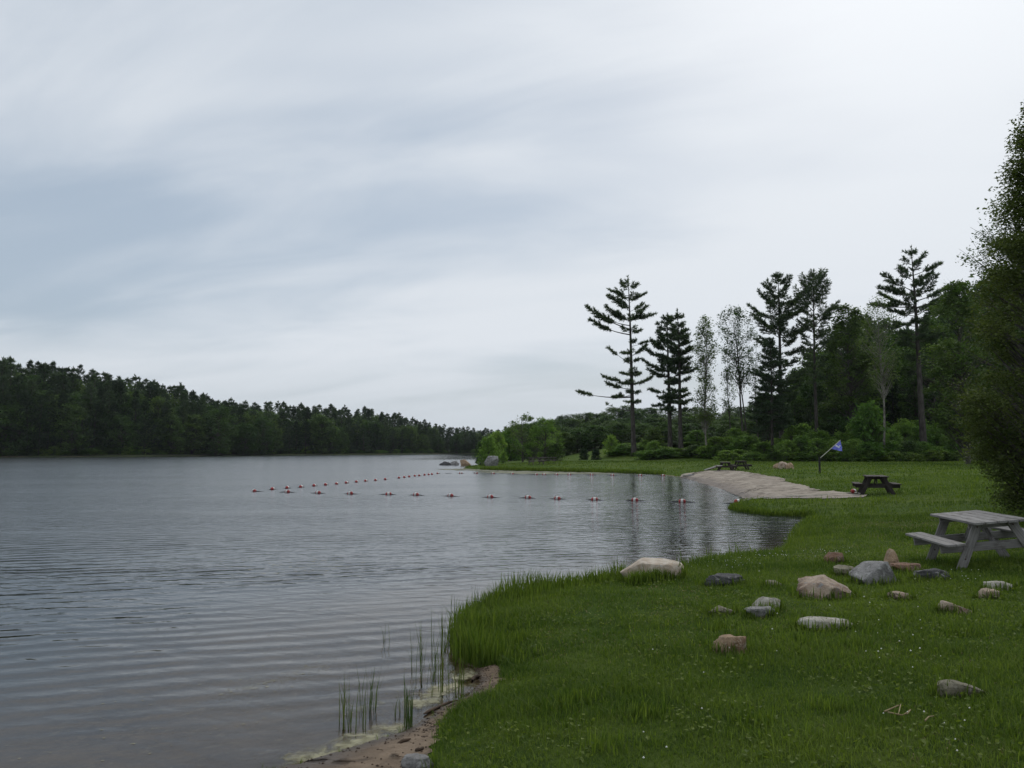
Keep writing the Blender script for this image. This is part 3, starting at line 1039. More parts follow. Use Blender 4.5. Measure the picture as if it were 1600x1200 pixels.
def shrubs():
    rng = np.random.default_rng(9)
    # belt of shrubs below the terrace, lawn side
    px = 968
    bx = [960, 1010, 1060, 1110, 1160, 1200, 1230, 1260, 1300, 1340, 1370, 1420, 1460, 1510, 1560]
    by = [704, 697, 699, 696, 697, 694, 680, 668, 664, 664, 668, 662, 660, 658, 655]
    for row in range(3):
        px = 966 + row * 9
        while px < 1560:
            x0 = at_y(px, 702, 100)[0]
            d = np.interp(x0, FOOT_X, FOOT_Y) + 2.2 + row * 3.6 + rng.uniform(-2.4, 1.6)
            top = np.interp(px, bx, by)
            top = 702 + (top - 702) * (0.45, 0.8, 1.05)[row] + (3, -3, -6)[row] + rng.normal(0, 5.5)
            w = rng.uniform(24, 52)
            dark = rng.uniform() < 0.14
            shrub_px(px, d, top, w, int(rng.integers(5, 8) if dark else rng.integers(0, 5)),
                     'dark green shrub in the belt along the foot of the bank' if dark else 'bright green shrub in the belt along the foot of the bank',
                     'shrub belt along the bank')
            px += w * rng.uniform(0.5, 0.75)
    # young trees in the belt
    shrub_px(1352, 96, 628, 62, 1, 'tall rounded bush rising above the shrub belt beside the birch')
    shrub_px(1150, 112, 668, 40, 2, 'young leafy tree on the terrace under the forked maple', 'young growth on the terrace')
    shrub_px(1090, 115, 672, 36, 0, 'young leafy tree on the terrace by the aspen', 'young growth on the terrace')
    shrub_px(1022, 117, 668, 34, 6, 'dark young tree on the terrace between the lone pine and the twin pines')
    shrub_px(955, 120, 680, 26, 3, 'bright sapling on the grass slope between the lone pine and the small spruces')
    # the point
    for k, (px, D, top, w, i, lab) in enumerate([
            (762, 96, 682, 34, 4, 'leafy shrub at the tip of the point above the shore rocks'),
            (776, 118, 674, 36, 0, 'green shrub behind the grey boulder on the point'),
            (752, 100, 690, 22, 5, 'low dark shrub at the water end of the point'),
            (797, 132, 668, 44, 2, 'green shrub behind the pale table on the point'),
            (836, 130, 662, 40, 6, 'dark shrub between the two leafy trees of the point'),
            (868, 105, 690, 32, 7, 'dark low shrub behind the joined picnic tables'),
            (786, 108, 705, 12, 1, 'low shrub beside the grey boulder on the point')]):
        shrub_px(px, D, top, w, i, lab)
    hero_broad(816, 108, 645, [(712, 14), (690, 26), (672, 30), (658, 22), (648, 10)], 'small crooked tree with open crown on the point', 31, 'leaf_dark', 'bark_grey', name='small_tree', r0=0.11, n_cl=60, per=46, ll=0.24, cl_r=0.55)
    hero_broad(852, 106, 653, [(716, 22), (698, 30), (680, 27), (664, 19), (655, 8)], 'round leafy tree beside the joined picnic tables on the point', 32, 'leaf', 'bark_grey', name='small_tree', r0=0.11, n_cl=90, per=60, ll=0.22, cl_r=0.55)
    for px, D, top, r, lab in ((912, 112, 700, 7, 'small round spruce on the grass slope of the point'), (931, 113, 703, 6, 'smallest spruce on the grass slope, towards the shrub belt')):
        hero_pine(px, D, top, [(717, r), (710, r * 0.8), (702, 1)], lab, int(px), r0=0.04, n=50, mat='spruce', nl=0.18, twig_gap=0.2, tuft_gap=0.14, dead=0, base_t=0.05, bend=0.02)
    # shrubs along the far shores
    for px in np.arange(-60, 760, 13.0):
        px = px + rng.uniform(-5, 5)
        d = np.interp(px, SH_X, SH_D) + 3.5 + rng.uniform(0, 2.0)
        x = at_y(px, 702, d)[0]
        if shore_dist(np.array([x]), np.array([d]))[0] < 0.6:
            continue
        shrub(x, d, rng.uniform(3.5, 7), rng.uniform(1.2, 3.0), int(rng.integers(0, 8)), 'low shrub at the water line of the far shore', 'shrubs on the far shore')


shrubs()


# big cedar-like tree on the right
def right_tree():
    rng = np.random.default_rng(41)
    x, y = 13.6, 19.5
    z = gz(x, y)
    pt = np.array((0.35, 1.9, 3.2, 4.4, 6.1, 8.0, 9.4, 10.6)) / 10.8
    pr = (1.35, 1.95, 2.3, 1.95, 1.7, 1.2, 0.8, 0.3)
    w, f = broad_parts(10.8, rng, pt, pr, 0.24, 360, 290, 0.085, 0.56, trunk_top=0.92, hollow=0.66, twigs=0, squash=0.7, flat=0.7)
    tree_thing('cedar_tree', w, f, (x, y, z), 'bark_grey', 'leaf_olive', 'tall dense olive green tree leafy down to the grass beside the grey picnic table')
    rng = np.random.default_rng(42)
    x, y = 17.1, 24.5
    z = gz(x, y)
    w, f = broad_parts(11.0, rng, (0.3, 0.5, 0.7, 0.86, 1.0), (2.0, 3.0, 2.6, 1.7, 0.5), 0.17, 230, 60, 0.1, 0.48, trunk_top=0.92, hollow=0.4, twigs=4, spread=0.1)
    tree_thing('broadleaf_tree', w, f, (x, y, z), 'bark_grey', 'leaf_dark', 'airy leafy tree whose open sprays show above the dense olive green tree')


right_tree()


# ------------------------------------------------------------------ rocks
def rock_mat(name, c0, c1, c2, scale=6.5, bump=0.05):
    c0, c1, c2 = (tuple(1.0 * k for k in c) for c in (c0, c1, c2))
    m, t, out = new_mat(name)
    tc = N(t, 'ShaderNodeTexCoord')
    src = tc.outputs['Object']

    def nz(sc, det=6, ro=0.62):
        n = N(t, 'ShaderNodeTexNoise', inp={'Scale': sc, 'Detail': det, 'Roughness': ro})
        L(t, src, n.inputs['Vector'])
        return n.outputs[0]
    c = MIX(t, RANGE(t, nz(scale), 0.35, 0.65), c0, c1)
    c = MIX(t, RANGE(t, nz(scale * 1.7, 8, 0.7), 0.53, 0.66), c, c2)
    sp = N(t, 'ShaderNodeTexVoronoi', inp={'Scale': 60.0})
    L(t, src, sp.inputs['Vector'])
    c = MIX(t, RANGE(t, sp.outputs['Distance'], 0.0, 0.35, 0.35, 0.0), c, tuple(0.45 * k for k in c0))
    # pale lichen blots
    c = MIX(t, M(t, 'MULTIPLY', RANGE(t, nz(scale * 4, 6, 0.7), 0.62, 0.68), 0.45), c, (0.36, 0.37, 0.31))
    p = principled(t, out, 0.85, 0.25)
    L(t, c, p.inputs['Base Color'])
    b = N(t, 'ShaderNodeBump', inp={'Strength': 1.0, 'Distance': bump})
    L(t, M(t, 'ADD', nz(scale * 4, 9, 0.7), M(t, 'MULTIPLY', sp.outputs['Distance'], 0.12)), b.inputs['Height'])
    L(t, b.outputs[0], p.inputs['Normal'])
    return m


RM = {
    'pink': rock_mat('pink_granite', (0.50, 0.40, 0.31), (0.25, 0.17, 0.12), (0.31, 0.31, 0.31)),
    'cream': rock_mat('cream_granite', (0.66, 0.58, 0.48), (0.44, 0.34, 0.25), (0.58, 0.55, 0.50)),
    'grey': rock_mat('grey_granite', (0.32, 0.31, 0.30), (0.15, 0.145, 0.14), (0.45, 0.44, 0.43)),
    'dark': rock_mat('dark_stone', (0.10, 0.098, 0.10), (0.045, 0.045, 0.047), (0.30, 0.29, 0.28)),
    'red': rock_mat('red_brown_stone', (0.26, 0.15, 0.10), (0.12, 0.075, 0.055), (0.32, 0.24, 0.19)),
    'tan': rock_mat('tan_stone', (0.46, 0.33, 0.22), (0.24, 0.15, 0.09), (0.52, 0.44, 0.34)),
    'olive': rock_mat('lichen_stone', (0.29, 0.265, 0.19), (0.13, 0.115, 0.08), (0.38, 0.35, 0.29)),
    'pale': rock_mat('pale_stone', (0.52, 0.49, 0.43), (0.27, 0.245, 0.19), (0.57, 0.56, 0.52)),
}


def rock_mesh(sx, sy, sz, seed, mat, cuts=(), n_cut=9, rough=0.13, soft=0.06, sub=4, off=(0.6, 0.86)):
    n_cut += 5
    rng = np.random.default_rng(seed)
    bm = bmesh.new()
    bmesh.ops.create_icosphere(bm, subdivisions=sub, radius=1.0)
    v = np.array([q.co[:] for q in bm.verts])
    planes = list(cuts)
    for _ in range(n_cut):
        n = unit(rng.normal(0, 1, 3))
        planes.append((*n, rng.uniform(*off)))
    for nx_, ny_, nz_, o in planes:
        n = unit(np.array((nx_, ny_, nz_), float))
        d = v @ n - o
        v = v - np.maximum(d, 0)[:, None] * n * (1 - soft)
    sd = Vector((seed * 3.7, seed * 1.3, 0))
    for k in range(len(v)):
        p = Vector(v[k])
        a = mnoise.fractal(p * 1.3 + sd, 1.0, 2.0, 4) * rough + mnoise.fractal(p * 5 + sd, 0.8, 2.0, 4) * rough * 0.5
        v[k] *= 1 + a
    v = v - (v.max(0) + v.min(0)) / 2
    v = v / (v.max(0) - v.min(0)) * np.array((sx, sy, sz))
    for q, c in zip(bm.verts, v):
        q.co = c
    me = bm_mesh('rock', bm, RM[mat], True)
    me.set_sharp_from_angle(angle=R(38))
    return me


def rock(x0, x1, y0, y1, mat, label, seed, depth=0.75, rz=0.0, name='rock', **kw):
    """the stone that shows between x0..x1 and y0..y1; it stands on the ground and is bedded in it"""
    cx = (x0 + x1) / 2
    p = on_ground(cx, y1)
    m = p[1] / F_PX
    w = (x1 - x0) * m
    dp = max(w * depth, 0.15)
    cy = p[1] + dp * 0.32
    x = (cx - 800) / F_PX * cy
    h = max((y1 - y0) * m * 0.93, 0.05)
    base = gz(x, cy)
    top = max(min(p[2], base), -0.03) + h
    full = h * 1.45 + max(0.0, -base)
    me = rock_mesh(w * 1.02, dp, full, seed, mat, **kw)
    o = obj(name, me, None, (x, cy, top - full / 2), label, 'rock')
    o.rotation_euler = (0, 0, rz)
    return o


rock(968, 1066, 873, 909, 'cream', 'long pale boulder with a rust orange end at the water edge', 1, 0.55, name='boulder', cuts=((-0.75, 0, 0.7, 0.62), (0.1, -0.1, 1, 0.6)), n_cut=4, rough=0.05)
rock(1094, 1157, 898, 917, 'dark', 'flat dark grey rock with white streaks near the pale boulder', 2, 0.6, cuts=((0, 0, 1, 0.6),))
rock(1187, 1216, 907, 919, 'olive', 'small dull stone sunk in grass between the dark flat rock and the pink mound', 3)
rock(1238, 1327, 902, 936, 'pink', 'broad pink mound shaped boulder with one grey slope', 4, 0.7, name='boulder', cuts=((0.72, -0.2, 0.66, 0.52), (-0.7, -0.2, 0.7, 0.6), (0, -0.5, 0.8, 0.7)), n_cut=5)
rock(1293, 1329, 884, 901, 'olive', 'small brown grey stone behind the pink mound', 5)
rock(1281, 1313, 863, 883, 'red', 'blocky red brown stone near clover flowers', 6, cuts=((0, 0, 1, 0.6), (1, 0, 0.2, 0.7), (-1, 0, 0.1, 0.7)))
rock(1322, 1389, 876, 914, 'grey', 'large angular grey boulder with a pale slanting top face', 7, 0.7, name='boulder', cuts=((-0.62, -0.25, 0.75, 0.38), (0.15, -1, 0.12, 0.45), (0.9, 0, 0.3, 0.6), (0, 0.1, 1, 0.7)), n_cut=2, rough=0.04)
rock(1373, 1398, 856, 893, 'tan', 'upright pointed cream and orange stone behind the angular grey boulder', 8, 0.6, cuts=((-0.8, 0, 0.4, 0.6), (0.8, 0, 0.35, 0.6)), n_cut=4)
rock(1382, 1434, 881, 897, 'red', 'flat pinkish slab at the foot of the upright stone', 9, 0.6, cuts=((0, 0, 1, 0.45),), n_cut=5)
rock(1417, 1471, 889, 909, 'dark', 'low dark grey rock beside the pinkish slab near the table leg', 10, 0.6)
rock(1167, 1213, 933, 956, 'pale', 'pale rounded stone leaning on a flat one, upper of the pair', 11, 0.7, n_cut=6)
rock(1157, 1204, 950, 966, 'grey', 'flat grey stone, lower of the leaning pair', 12, 0.6, cuts=((0, 0, 1, 0.55),))
rock(1101, 1144, 947, 961, 'olive', 'low mossy stone between the leaning pair and the water', 13, 0.6)
rock(1236, 1319, 968, 984, 'pale', 'long flat pale stone almost buried in grass', 14, 0.45, cuts=((0, 0, 1, 0.6),), n_cut=5)
rock(1107, 1160, 994, 1023, 'tan', 'squat tan orange stone alone in the dark grass', 15, 0.7, cuts=((0, 0, 1, 0.62), (-0.9, 0, 0.5, 0.68)), n_cut=6)
rock(1376, 1414, 924, 938, 'pink', 'small tan stone in front of the angular grey boulder', 16)
rock(1452, 1503, 939, 959, 'pink', 'pinkish wedge stone sloping down to a thin edge', 17, 0.6, cuts=((0.55, 0, 0.8, 0.42), (-1, 0, 0.1, 0.7)), n_cut=4)
rock(1523, 1569, 909, 923, 'pale', 'low pale stone below the picnic table with a small pink stone in front', 18, 0.5, cuts=((0, 0, 1, 0.6),))
rock(1512, 1548, 920, 936, 'pink', 'small pink stone touching a low pale stone below the picnic table', 19, 0.7)
rock(1443, 1517, 1065, 1092, 'olive', 'long brown grey stone tapering to a thin end', 20, 0.5, cuts=((0.6, 0, 0.8, 0.35), (0, -0.4, 0.9, 0.8)), n_cut=4)
rock(1586, 1620, 966, 984, 'tan', 'tan stone in the grass beyond the pinkish wedge stone', 21)
rock(632, 682, 1184, 1206, 'grey', 'flat grey stone in the wet sand at the grass edge', 22, 0.6, cuts=((0, 0, 1, 0.5),))
rock(1206, 1216, 723, 732, 'tan', 'smallest of three tan boulders at the lawn edge', 23)
rock(1213, 1230, 720, 733, 'pink', 'middle and biggest of three tan boulders at the lawn edge', 24, name='boulder')
rock(1226, 1239, 722, 733, 'tan', 'round orange tan boulder ending the row of three at the lawn edge', 25, name='boulder')
rock(687, 708, 720, 727, 'dark', 'dark mossy shore rock at the outer end of the point', 26, 0.6)
rock(704, 718, 719, 727, 'grey', 'grey shore rock between the dark mossy one and the tan one', 27, 0.7)
rock(719, 736, 717, 728, 'tan', 'tan shore rock with an orange foot off the point', 28, 0.7, cuts=((0.6, 0, 0.8, 0.5),))
rock(757, 779, 711, 728, 'grey', 'big grey boulder among shrubs on the point', 29, 0.7, name='boulder', cuts=((-0.8, 0, 0.5, 0.5), (0, 0, 1, 0.6)), n_cut=4)
rock(821, 829, 705, 716, 'pale', 'pale grey boulder under the small crooked tree on the point', 30, name='boulder')
rock(1064, 1074, 741, 746, 'pale', 'flat pale stone at the water tip of the beach', 31, 0.5, cuts=((0, 0, 1, 0.5),))
rock(1073, 1083, 740.5, 745, 'grey', 'flat grey stone beside the pale one at the tip of the beach', 32, 0.5, cuts=((0, 0, 1, 0.5),))


# ------------------------------------------------------------------ picnic tables
def wood_mat(name, c0, c1, c2):
    m, t, out = new_mat(name)
    tc = N(t, 'ShaderNodeTexCoord')
    oi = N(t, 'ShaderNodeObjectInfo')
    off = N(t, 'ShaderNodeVectorMath', operation='ADD')
    L(t, tc.outputs['Object'], off.inputs[0])
    L(t, M(t, 'MULTIPLY', oi.outputs['Random'], 40), off.inputs[1])

    def nz(sx, sy, sz, det=5):
        mp = N(t, 'ShaderNodeMapping')
        mp.inputs['Scale'].default_value = (sx, sy, sz)
        L(t, off.outputs[0], mp.inputs[0])
        n = N(t, 'ShaderNodeTexNoise', inp={'Scale': 1.0, 'Detail': det, 'Roughness': 0.65})
        L(t, mp.outputs[0], n.inputs['Vector'])
        return n.outputs[0]
    g = nz(3, 70, 70)
    c = MIX(t, RANGE(t, g, 0.3, 0.7), c0, c1)
    c = MIX(t, RANGE(t, nz(4, 9, 9, 6), 0.5, 0.68), c, c2)
    hs = N(t, 'ShaderNodeHueSaturation')
    L(t, c, hs.inputs['Color'])
    L(t, M(t, 'MULTIPLY_ADD', oi.outputs['Random'], 0.35, 0.82), hs.inputs['Value'])
    p = principled(t, out, 0.85, 0.2)
    L(t, hs.outputs[0], p.inputs['Base Color'])
    b = N(t, 'ShaderNodeBump', inp={'Strength': 0.8, 'Distance': 0.006})
    L(t, g, b.inputs['Height'])
    L(t, b.outputs[0], p.inputs['Normal'])
    return m


MAT['old_wood'] = wood_mat('weathered_grey_wood', (0.27, 0.26, 0.25), (0.15, 0.142, 0.135), (0.11, 0.10, 0.09))
MAT['dark_wood'] = wood_mat('dark_stained_wood', (0.055, 0.046, 0.042), (0.035, 0.03, 0.028), (0.075, 0.066, 0.06))
MAT['mid_wood'] = wood_mat('brown_grey_wood', (0.17, 0.15, 0.135), (0.10, 0.088, 0.08), (0.08, 0.07, 0.062))


def beam_mesh(a, b, w, th, mat, bevel=0.006, ref=(0, 1, 0)):
    """a plank from a to b; grain runs along its local x"""
    a, b = Vector(a), Vector(b)
    ln = (b - a).length
    bm = bmesh.new()
    box_bm(bm, ln, w, th, bevel=bevel)
    return bm_mesh('plank', bm, mat)


def beam(name, a, b, w, th, mat, parent, up=(0, 0, 1), jx=0.0):
    a, b = Vector(a), Vector(b)
    x = (b - a).normalized()
    z = Vector(up)
    z = (z - x * z.dot(x)).normalized()
    y = z.cross(x)
    o = obj(name, beam_mesh(a, b, w, th, mat), parent)
    mm = Matrix((x, y, z)).transposed().to_4x4()
    mm.translation = (a + b) / 2
    o.matrix_local = mm
    return o


def lathe_z(prof, n=10):
    a = np.arange(n) / n * 2 * math.pi
    v = np.array([(r * math.cos(q), r * math.sin(q), z) for z, r in prof for q in a])
    i = np.arange(len(prof) - 1)[:, None] * n
    j = np.arange(n)[None, :]
    return v, np.stack([i + j, i + (j + 1) % n, i + n + (j + 1) % n, i + n + j], -1).reshape(-1, 4)


def picnic_table(mat, length, label, group=None, planks=5, width=0.78, seed=0, gap=0.012):
    """length runs along local x, benches on both sides along y"""
    rng = np.random.default_rng(seed)
    e = bpy.data.objects.new('picnic_table', None)
    COL.objects.link(e)
    tag(e, label, 'picnic table', group)
    hl = length / 2
    pw = width / planks
    for k in range(planks):
        y = -width / 2 + pw * (k + 0.5)
        j = rng.normal(0, 0.008)
        beam('tabletop_plank', (-hl + j, y, 0.735 + rng.normal(0, 0.002)), (hl + j, y, 0.735), pw - gap, 0.038, mat, e)
    for sy in (-1, 1):
        y = sy * (width / 2 + 0.30)
        for q in (-1, 1):
            beam('bench_plank', (-hl + rng.normal(0, 0.008), y + q * 0.069, 0.445), (hl, y + q * 0.069, 0.445), 0.132, 0.038, mat, e)
    xe = hl - 0.28
    for sx in (-1, 1):
        x = sx * xe
        for sy in (-1, 1):
            beam('leg', (x, sy * (width / 2 + 0.22), -0.04), (x, sy * (width / 2 - 0.16), 0.716), 0.135, 0.038, mat, e, up=(1, 0, 0))
        xi = x - sx * 0.04
        beam('bench_support', (xi, -(width / 2 + 0.42), 0.36), (xi, width / 2 + 0.42, 0.36), 0.13, 0.038, mat, e, up=(1, 0, 0))
        beam('top_batten', (xi, -width / 2 + 0.03, 0.672), (xi, width / 2 - 0.03, 0.672), 0.085, 0.038, mat, e, up=(1, 0, 0))
        beam('brace', (xi - sx * 0.03, 0, 0.36), (sx * 0.10, 0, 0.70), 0.085, 0.038, mat, e, up=(0, 1, 0))
    return e


def place_table(e, x, y, rz, tilt=0.0, dz=0.0):
    e.location = (x, y, gz(x, y) + dz)
    e.rotation_euler = (tilt, 0, rz)


t1 = picnic_table(MAT['old_wood'], 1.72, 'weathered grey picnic table beside the dense olive green tree', seed=1)
# runs away from the camera; its lake side benches left
place_table(t1, 7.46, 12.85, R(83), R(-5.5), 0.0)
MAT['bolt'] = noise_mat('rusty_bolt', (0.10, 0.06, 0.04), (0.06, 0.05, 0.045), 30, 0.6)
bolt_me = make_mesh('bolt', [(*lathe_z([(0.0, 0.0), (0.0, 0.013), (0.006, 0.012), (0.009, 0.006), (0.0095, 0.0)]), 0, 0, True)], [MAT['bolt']])
for c in list(t1.children):
    if c.name.startswith('leg'):
        for d_ in (0.16, -0.36):
            for side in (-1, 1):
                bo = obj('bolt', bolt_me, c)
                bo.location = (d_ * -1, 0.0, side * 0.0185)
                bo.rotation_euler = (0, 0 if side > 0 else math.pi, 0)
t2 = picnic_table(MAT['dark_wood'], 1.75, 'dark brown picnic table at the end of the sand beach', seed=2)
p = on_ground(1369, 773)
place_table(t2, p[0], p[1], R(72), 0)
p = on_ground(1136, 736)
t3 = copy_tree(t2)
t3['label'] = 'picnic table with a pale board leaning on it at the top of the beach'
place_table(t3, p[0], p[1] + 0.5, R(80))
for c in t3.children:
    if c.name.startswith(('tabletop', 'bench_plank')):
        c.data = c.data.copy()
        c.data.materials[0] = MAT['mid_wood']
p = on_ground(1163, 735)
t4 = copy_tree(t2)
t4['label'] = 'dark picnic table at the shrub belt behind the beach'
place_table(t4, p[0], p[1] + 1.0, R(84))
t5 = picnic_table(MAT['mid_wood'], 1.85, 'picnic table set at an angle to the one it touches on the point', seed=5)
p = on_ground(838, 726)
place_table(t5, p[0], p[1], R(24))
t6 = copy_tree(t5)
t6['label'] = 'picnic table lying along the shore, touching an angled one on the point'
p = on_ground(857, 725)
place_table(t6, p[0], p[1], R(-3))
t7 = picnic_table(MAT['old_wood'], 1.6, 'pale grey picnic table among the shrubs of the point', seed=7)
p = on_ground(801, 716)
place_table(t7, p[0], p[1], R(65))

# pale board leaning on the table at the top of the beach
p = on_ground(1103, 735)
q = np.array((t3.location.x - 0.7, t3.location.y - 0.9, t3.location.z + 0.47))
MAT['board'] = noise_mat('pale_board', (0.55, 0.53, 0.5), (0.42, 0.4, 0.38), 2, 0.7, 0.3)
e = bpy.data.objects.new('leaning_board', None)
COL.objects.link(e)
tag(e, 'pale board sloping from the sand up to a picnic table', 'board')
e.location = p
d = Vector(q - p)
for k in range(3):
    sd = Vector((0, 0.32 * (k - 1), 0))
    beam('board_plank', sd + Vector((0, 0, 0.03)), sd + d, 0.3, 0.04, MAT['board'], e)

# ------------------------------------------------------------------ flag
MAT['black_post'] = noise_mat('black_post', (0.02, 0.02, 0.02), (0.035, 0.033, 0.03), 8, 0.7)
MAT['pole'] = noise_mat('pale_pole', (0.5, 0.5, 0.42), (0.4, 0.4, 0.33), 8, 0.6)


def flag_mat():
    m, t, out = new_mat('blue_flag_cloth')
    p = N(t, 'ShaderNodeBsdfPrincipled', inp={'Base Color': (0.11, 0.13, 0.48, 1), 'Roughness': 0.8, 'Specular IOR Level': 0.2})
    tr = N(t, 'ShaderNodeBsdfTranslucent', inp={'Color': (0.2, 0.23, 0.72, 1)})
    mx = N(t, 'ShaderNodeMixShader', inp={0: 0.45})
    L(t, p.outputs[0], mx.inputs[1])
    L(t, tr.outputs[0], mx.inputs[2])
    L(t, mx.outputs[0], out.inputs['Surface'])
    return m


def white_cloth():
    m, t, out = new_mat('white_print')
    p = N(t, 'ShaderNodeBsdfPrincipled', inp={'Base Color': (0.85, 0.85, 0.85, 1), 'Roughness': 0.8})
    tr = N(t, 'ShaderNodeBsdfTranslucent', inp={'Color': (0.85, 0.85, 0.85, 1)})
    mx = N(t, 'ShaderNodeMixShader', inp={0: 0.4})
    L(t, p.outputs[0], mx.inputs[1])
    L(t, tr.outputs[0], mx.inputs[2])
    L(t, mx.outputs[0], out.inputs['Surface'])
    return m


MAT['flag'] = flag_mat()
MAT['white_print'] = white_cloth()


def flag():
    b = on_ground(1281, 740)
    D = b[1]
    e = bpy.data.objects.new('flag', None)
    COL.objects.link(e)
    e.location = b
    tag(e, 'blue pennant with a white mark on a slanting pole held by a black post', 'flag')

    def P(px, py, dy=0.0):
        return Vector(at_y(px, py, D + dy) - b)
    top = P(1281, 714)
    bm = bmesh.new()
    box_bm(bm, 0.11, 0.11, top.z + 0.3, Matrix.Translation((0, 0, top.z / 2 - 0.15)), 0.01)
    obj('post', bm_mesh('post', bm, MAT['black_post']), e)
    a, c = P(1281.3, 716), P(1313.5, 687.5)
    obj('pole', make_mesh('pole', [(*tube([a, a * 0.5 + c * 0.5, c], 0.026, 8), 0, 0, True)], [MAT['pole']]), e)
    # cloth hangs from the upper part of the pole, with folds across it
    A, B, C = P(1298, 701.2), P(1313.2, 688), P(1315.5, 705)
    n = 14
    vs, idx = [], {}
    nrm = Vector((0.1, -1, 0.05)).normalized()
    for i in range(n + 1):
        for j in range(n + 1 - i):
            u, w = i / n, j / n
            p_ = A * (1 - u - w) + B * u + C * w
            away = w
            p_ = p_ + nrm * (0.10 * math.sin(u * 9 + w * 7) * away + 0.05 * math.sin(w * 13) * away)
            idx[(i, j)] = len(vs)
            vs.append(p_)
    fs = []
    for i in range(n):
        for j in range(n - i):
            fs.append((idx[(i, j)], idx[(i + 1, j)], idx[(i, j + 1)]))
            if j < n - i - 1:
                fs.append((idx[(i + 1, j)], idx[(i + 1, j + 1)], idx[(i, j + 1)]))
    # the hem between B and the pennant's end is cut in
    obj('cloth', make_mesh('cloth', [(np.array([v[:] for v in vs]), np.array(fs), 0, 0, True)], [MAT['flag']]), e)

    def blob(pts, name):
        v = [Vector((P(*q) + nrm * 0.16)[:]) for q in pts]
        c = sum(v, Vector()) / len(v)
        v2 = [c] + v
        f = [(0, k + 1, (k + 1) % len(v) + 1) for k in range(len(v))]
        obj(name, make_mesh(name, [(np.array([q[:] for q in v2]), np.array(f), 0, 0, False)], [MAT['white_print']]), e)
    blob([(1303.4, 696.2), (1304.6, 695.2), (1307, 696.6), (1309.8, 697.8), (1310.6, 699.4), (1308.6, 700.2), (1306, 698.8), (1303.8, 697.6)], 'emblem_stroke')
    blob([(1309.2, 696.4), (1310.4, 695.8), (1311.6, 696.6), (1311.8, 697.6), (1310.6, 697.9), (1309.5, 697.4)], 'emblem_dot')


flag()

# ------------------------------------------------------------------ swim buoys and ropes
MAT['buoy_red'] = noise_mat('red_buoy_plastic', (0.34, 0.03, 0.03), (0.24, 0.025, 0.025), 6, 0.5, 0.4)
MAT['buoy_white'] = noise_mat('white_buoy_plastic', (0.62, 0.61, 0.58), (0.5, 0.48, 0.46), 6, 0.5, 0.4)
MAT['rope_dark'] = noise_mat('wet_rope', (0.045, 0.045, 0.05), (0.07, 0.07, 0.07), 20, 0.6)
MAT['rope_pale'] = noise_mat('dry_rope', (0.42, 0.40, 0.33), (0.32, 0.30, 0.25), 20, 0.8)


def lathe(prof, n=16):
    """profile of (x, r) turned round the x axis"""
    a = np.arange(n) / n * 2 * math.pi
    v = np.array([(x, r * math.cos(q), r * math.sin(q)) for x, r in prof for q in a])
    K = len(prof)
    i = np.arange(K - 1)[:, None] * n
    j = np.arange(n)[None, :]
    return v, np.stack([i + j, i + (j + 1) % n, i + n + (j + 1) % n, i + n + j], -1).reshape(-1, 4)


BR, BL = 0.092, 0.15
lens = [(x, BR * math.sqrt(max(0, 1 - (abs(x) / BL) ** 2.4)) + 0.012) for x in np.linspace(-BL, BL, 25)]
mid = [q for q in lens if abs(q[0]) <= 0.0541]
me_mid = make_mesh('buoy_band', [(*lathe(mid), 0, 0, True)], [MAT['buoy_white']])
me_l = make_mesh('buoy_end', [(*lathe([q for q in lens if q[0] <= -0.0532]), 0, 0, True)], [MAT['buoy_red']])
me_r = make_mesh('buoy_end', [(*lathe([q for q in lens if q[0] >= 0.0532]), 0, 0, True)], [MAT['buoy_red']])
b_rng = np.random.default_rng(3)


def buoy(x, y, z, rz, label, group=None):
    e = bpy.data.objects.new('swim_buoy', None)
    COL.objects.link(e)
    e.location = (x, y, z)
    e.rotation_euler = (0, b_rng.normal(0, 0.06), rz + b_rng.normal(0, 0.15))
    e.empty_display_size = 0.1
    tag(e, label, 'buoy', group)
    obj('white_band', me_mid, e)
    obj('red_end', me_l, e)
    obj('red_end', me_r, e)
    return e


FRONT = [(397, 768), (449, 769.5), (497, 771), (547, 772), (607, 773), (650, 774), (704, 775.5), (766, 777.5), (825, 778.5), (871, 780), (929, 781.5), (992, 782.5), (1066, 784.5), (1152.6, 787)]
SIDE = [(397, 768), (426, 765), (449, 763), (470.5, 761.5), (491, 759.6), (509, 758), (526, 756.5), (541.5, 755), (557, 753.5), (571.5, 752.2), (587, 751), (602, 749.5), (623.5, 747.2), (632, 746.3),
        (639.5, 745.3), (648.5, 744.2), (655.5, 743.6), (663.5, 742.6), (670, 741.9), (675, 741.4), (684, 740.2), (700, 740)]
BACK = [(700, 740), (720, 740), (744, 740.2), (770.5, 740.5), (800.5, 741), (838, 742), (850, 742), (869.5, 742), (889.5, 742.2), (924.5, 742.5), (957, 743), (1000.5, 743.2), (1036, 743.6)]


def buoy_line(px, first, label, group, rope_label, last=None):
    pts = [at_z(*q) for q in px]
    for k in range(first, len(pts) if last is None else last):
        a = pts[max(0, k - 1)]
        b = pts[min(len(pts) - 1, k + 1)]
        buoy(pts[k][0], pts[k][1], 0.03, math.atan2(b[1] - a[1], b[0] - a[0]), label, group)
    rp = []
    for a, b in zip(pts[:-1], pts[1:]):
        for q in np.linspace(0, 1, 10, endpoint=False):
            sag = 0.078 * math.sin(math.pi * q)
            rp.append(a * (1 - q) + b * q + np.array((0.05 * math.sin(q * 6.3 + a[0]), 0.08 * math.sin(q * 3.1), 0.045 - sag)))
    rp.append(pts[-1] + np.array((0, 0, 0.03)))
    o = obj('float_rope', make_mesh('float_rope', [(*tube(rp, 0.018, 5), 0, 0, True)], [MAT['rope_dark']]))
    tag(o, rope_label, 'rope')


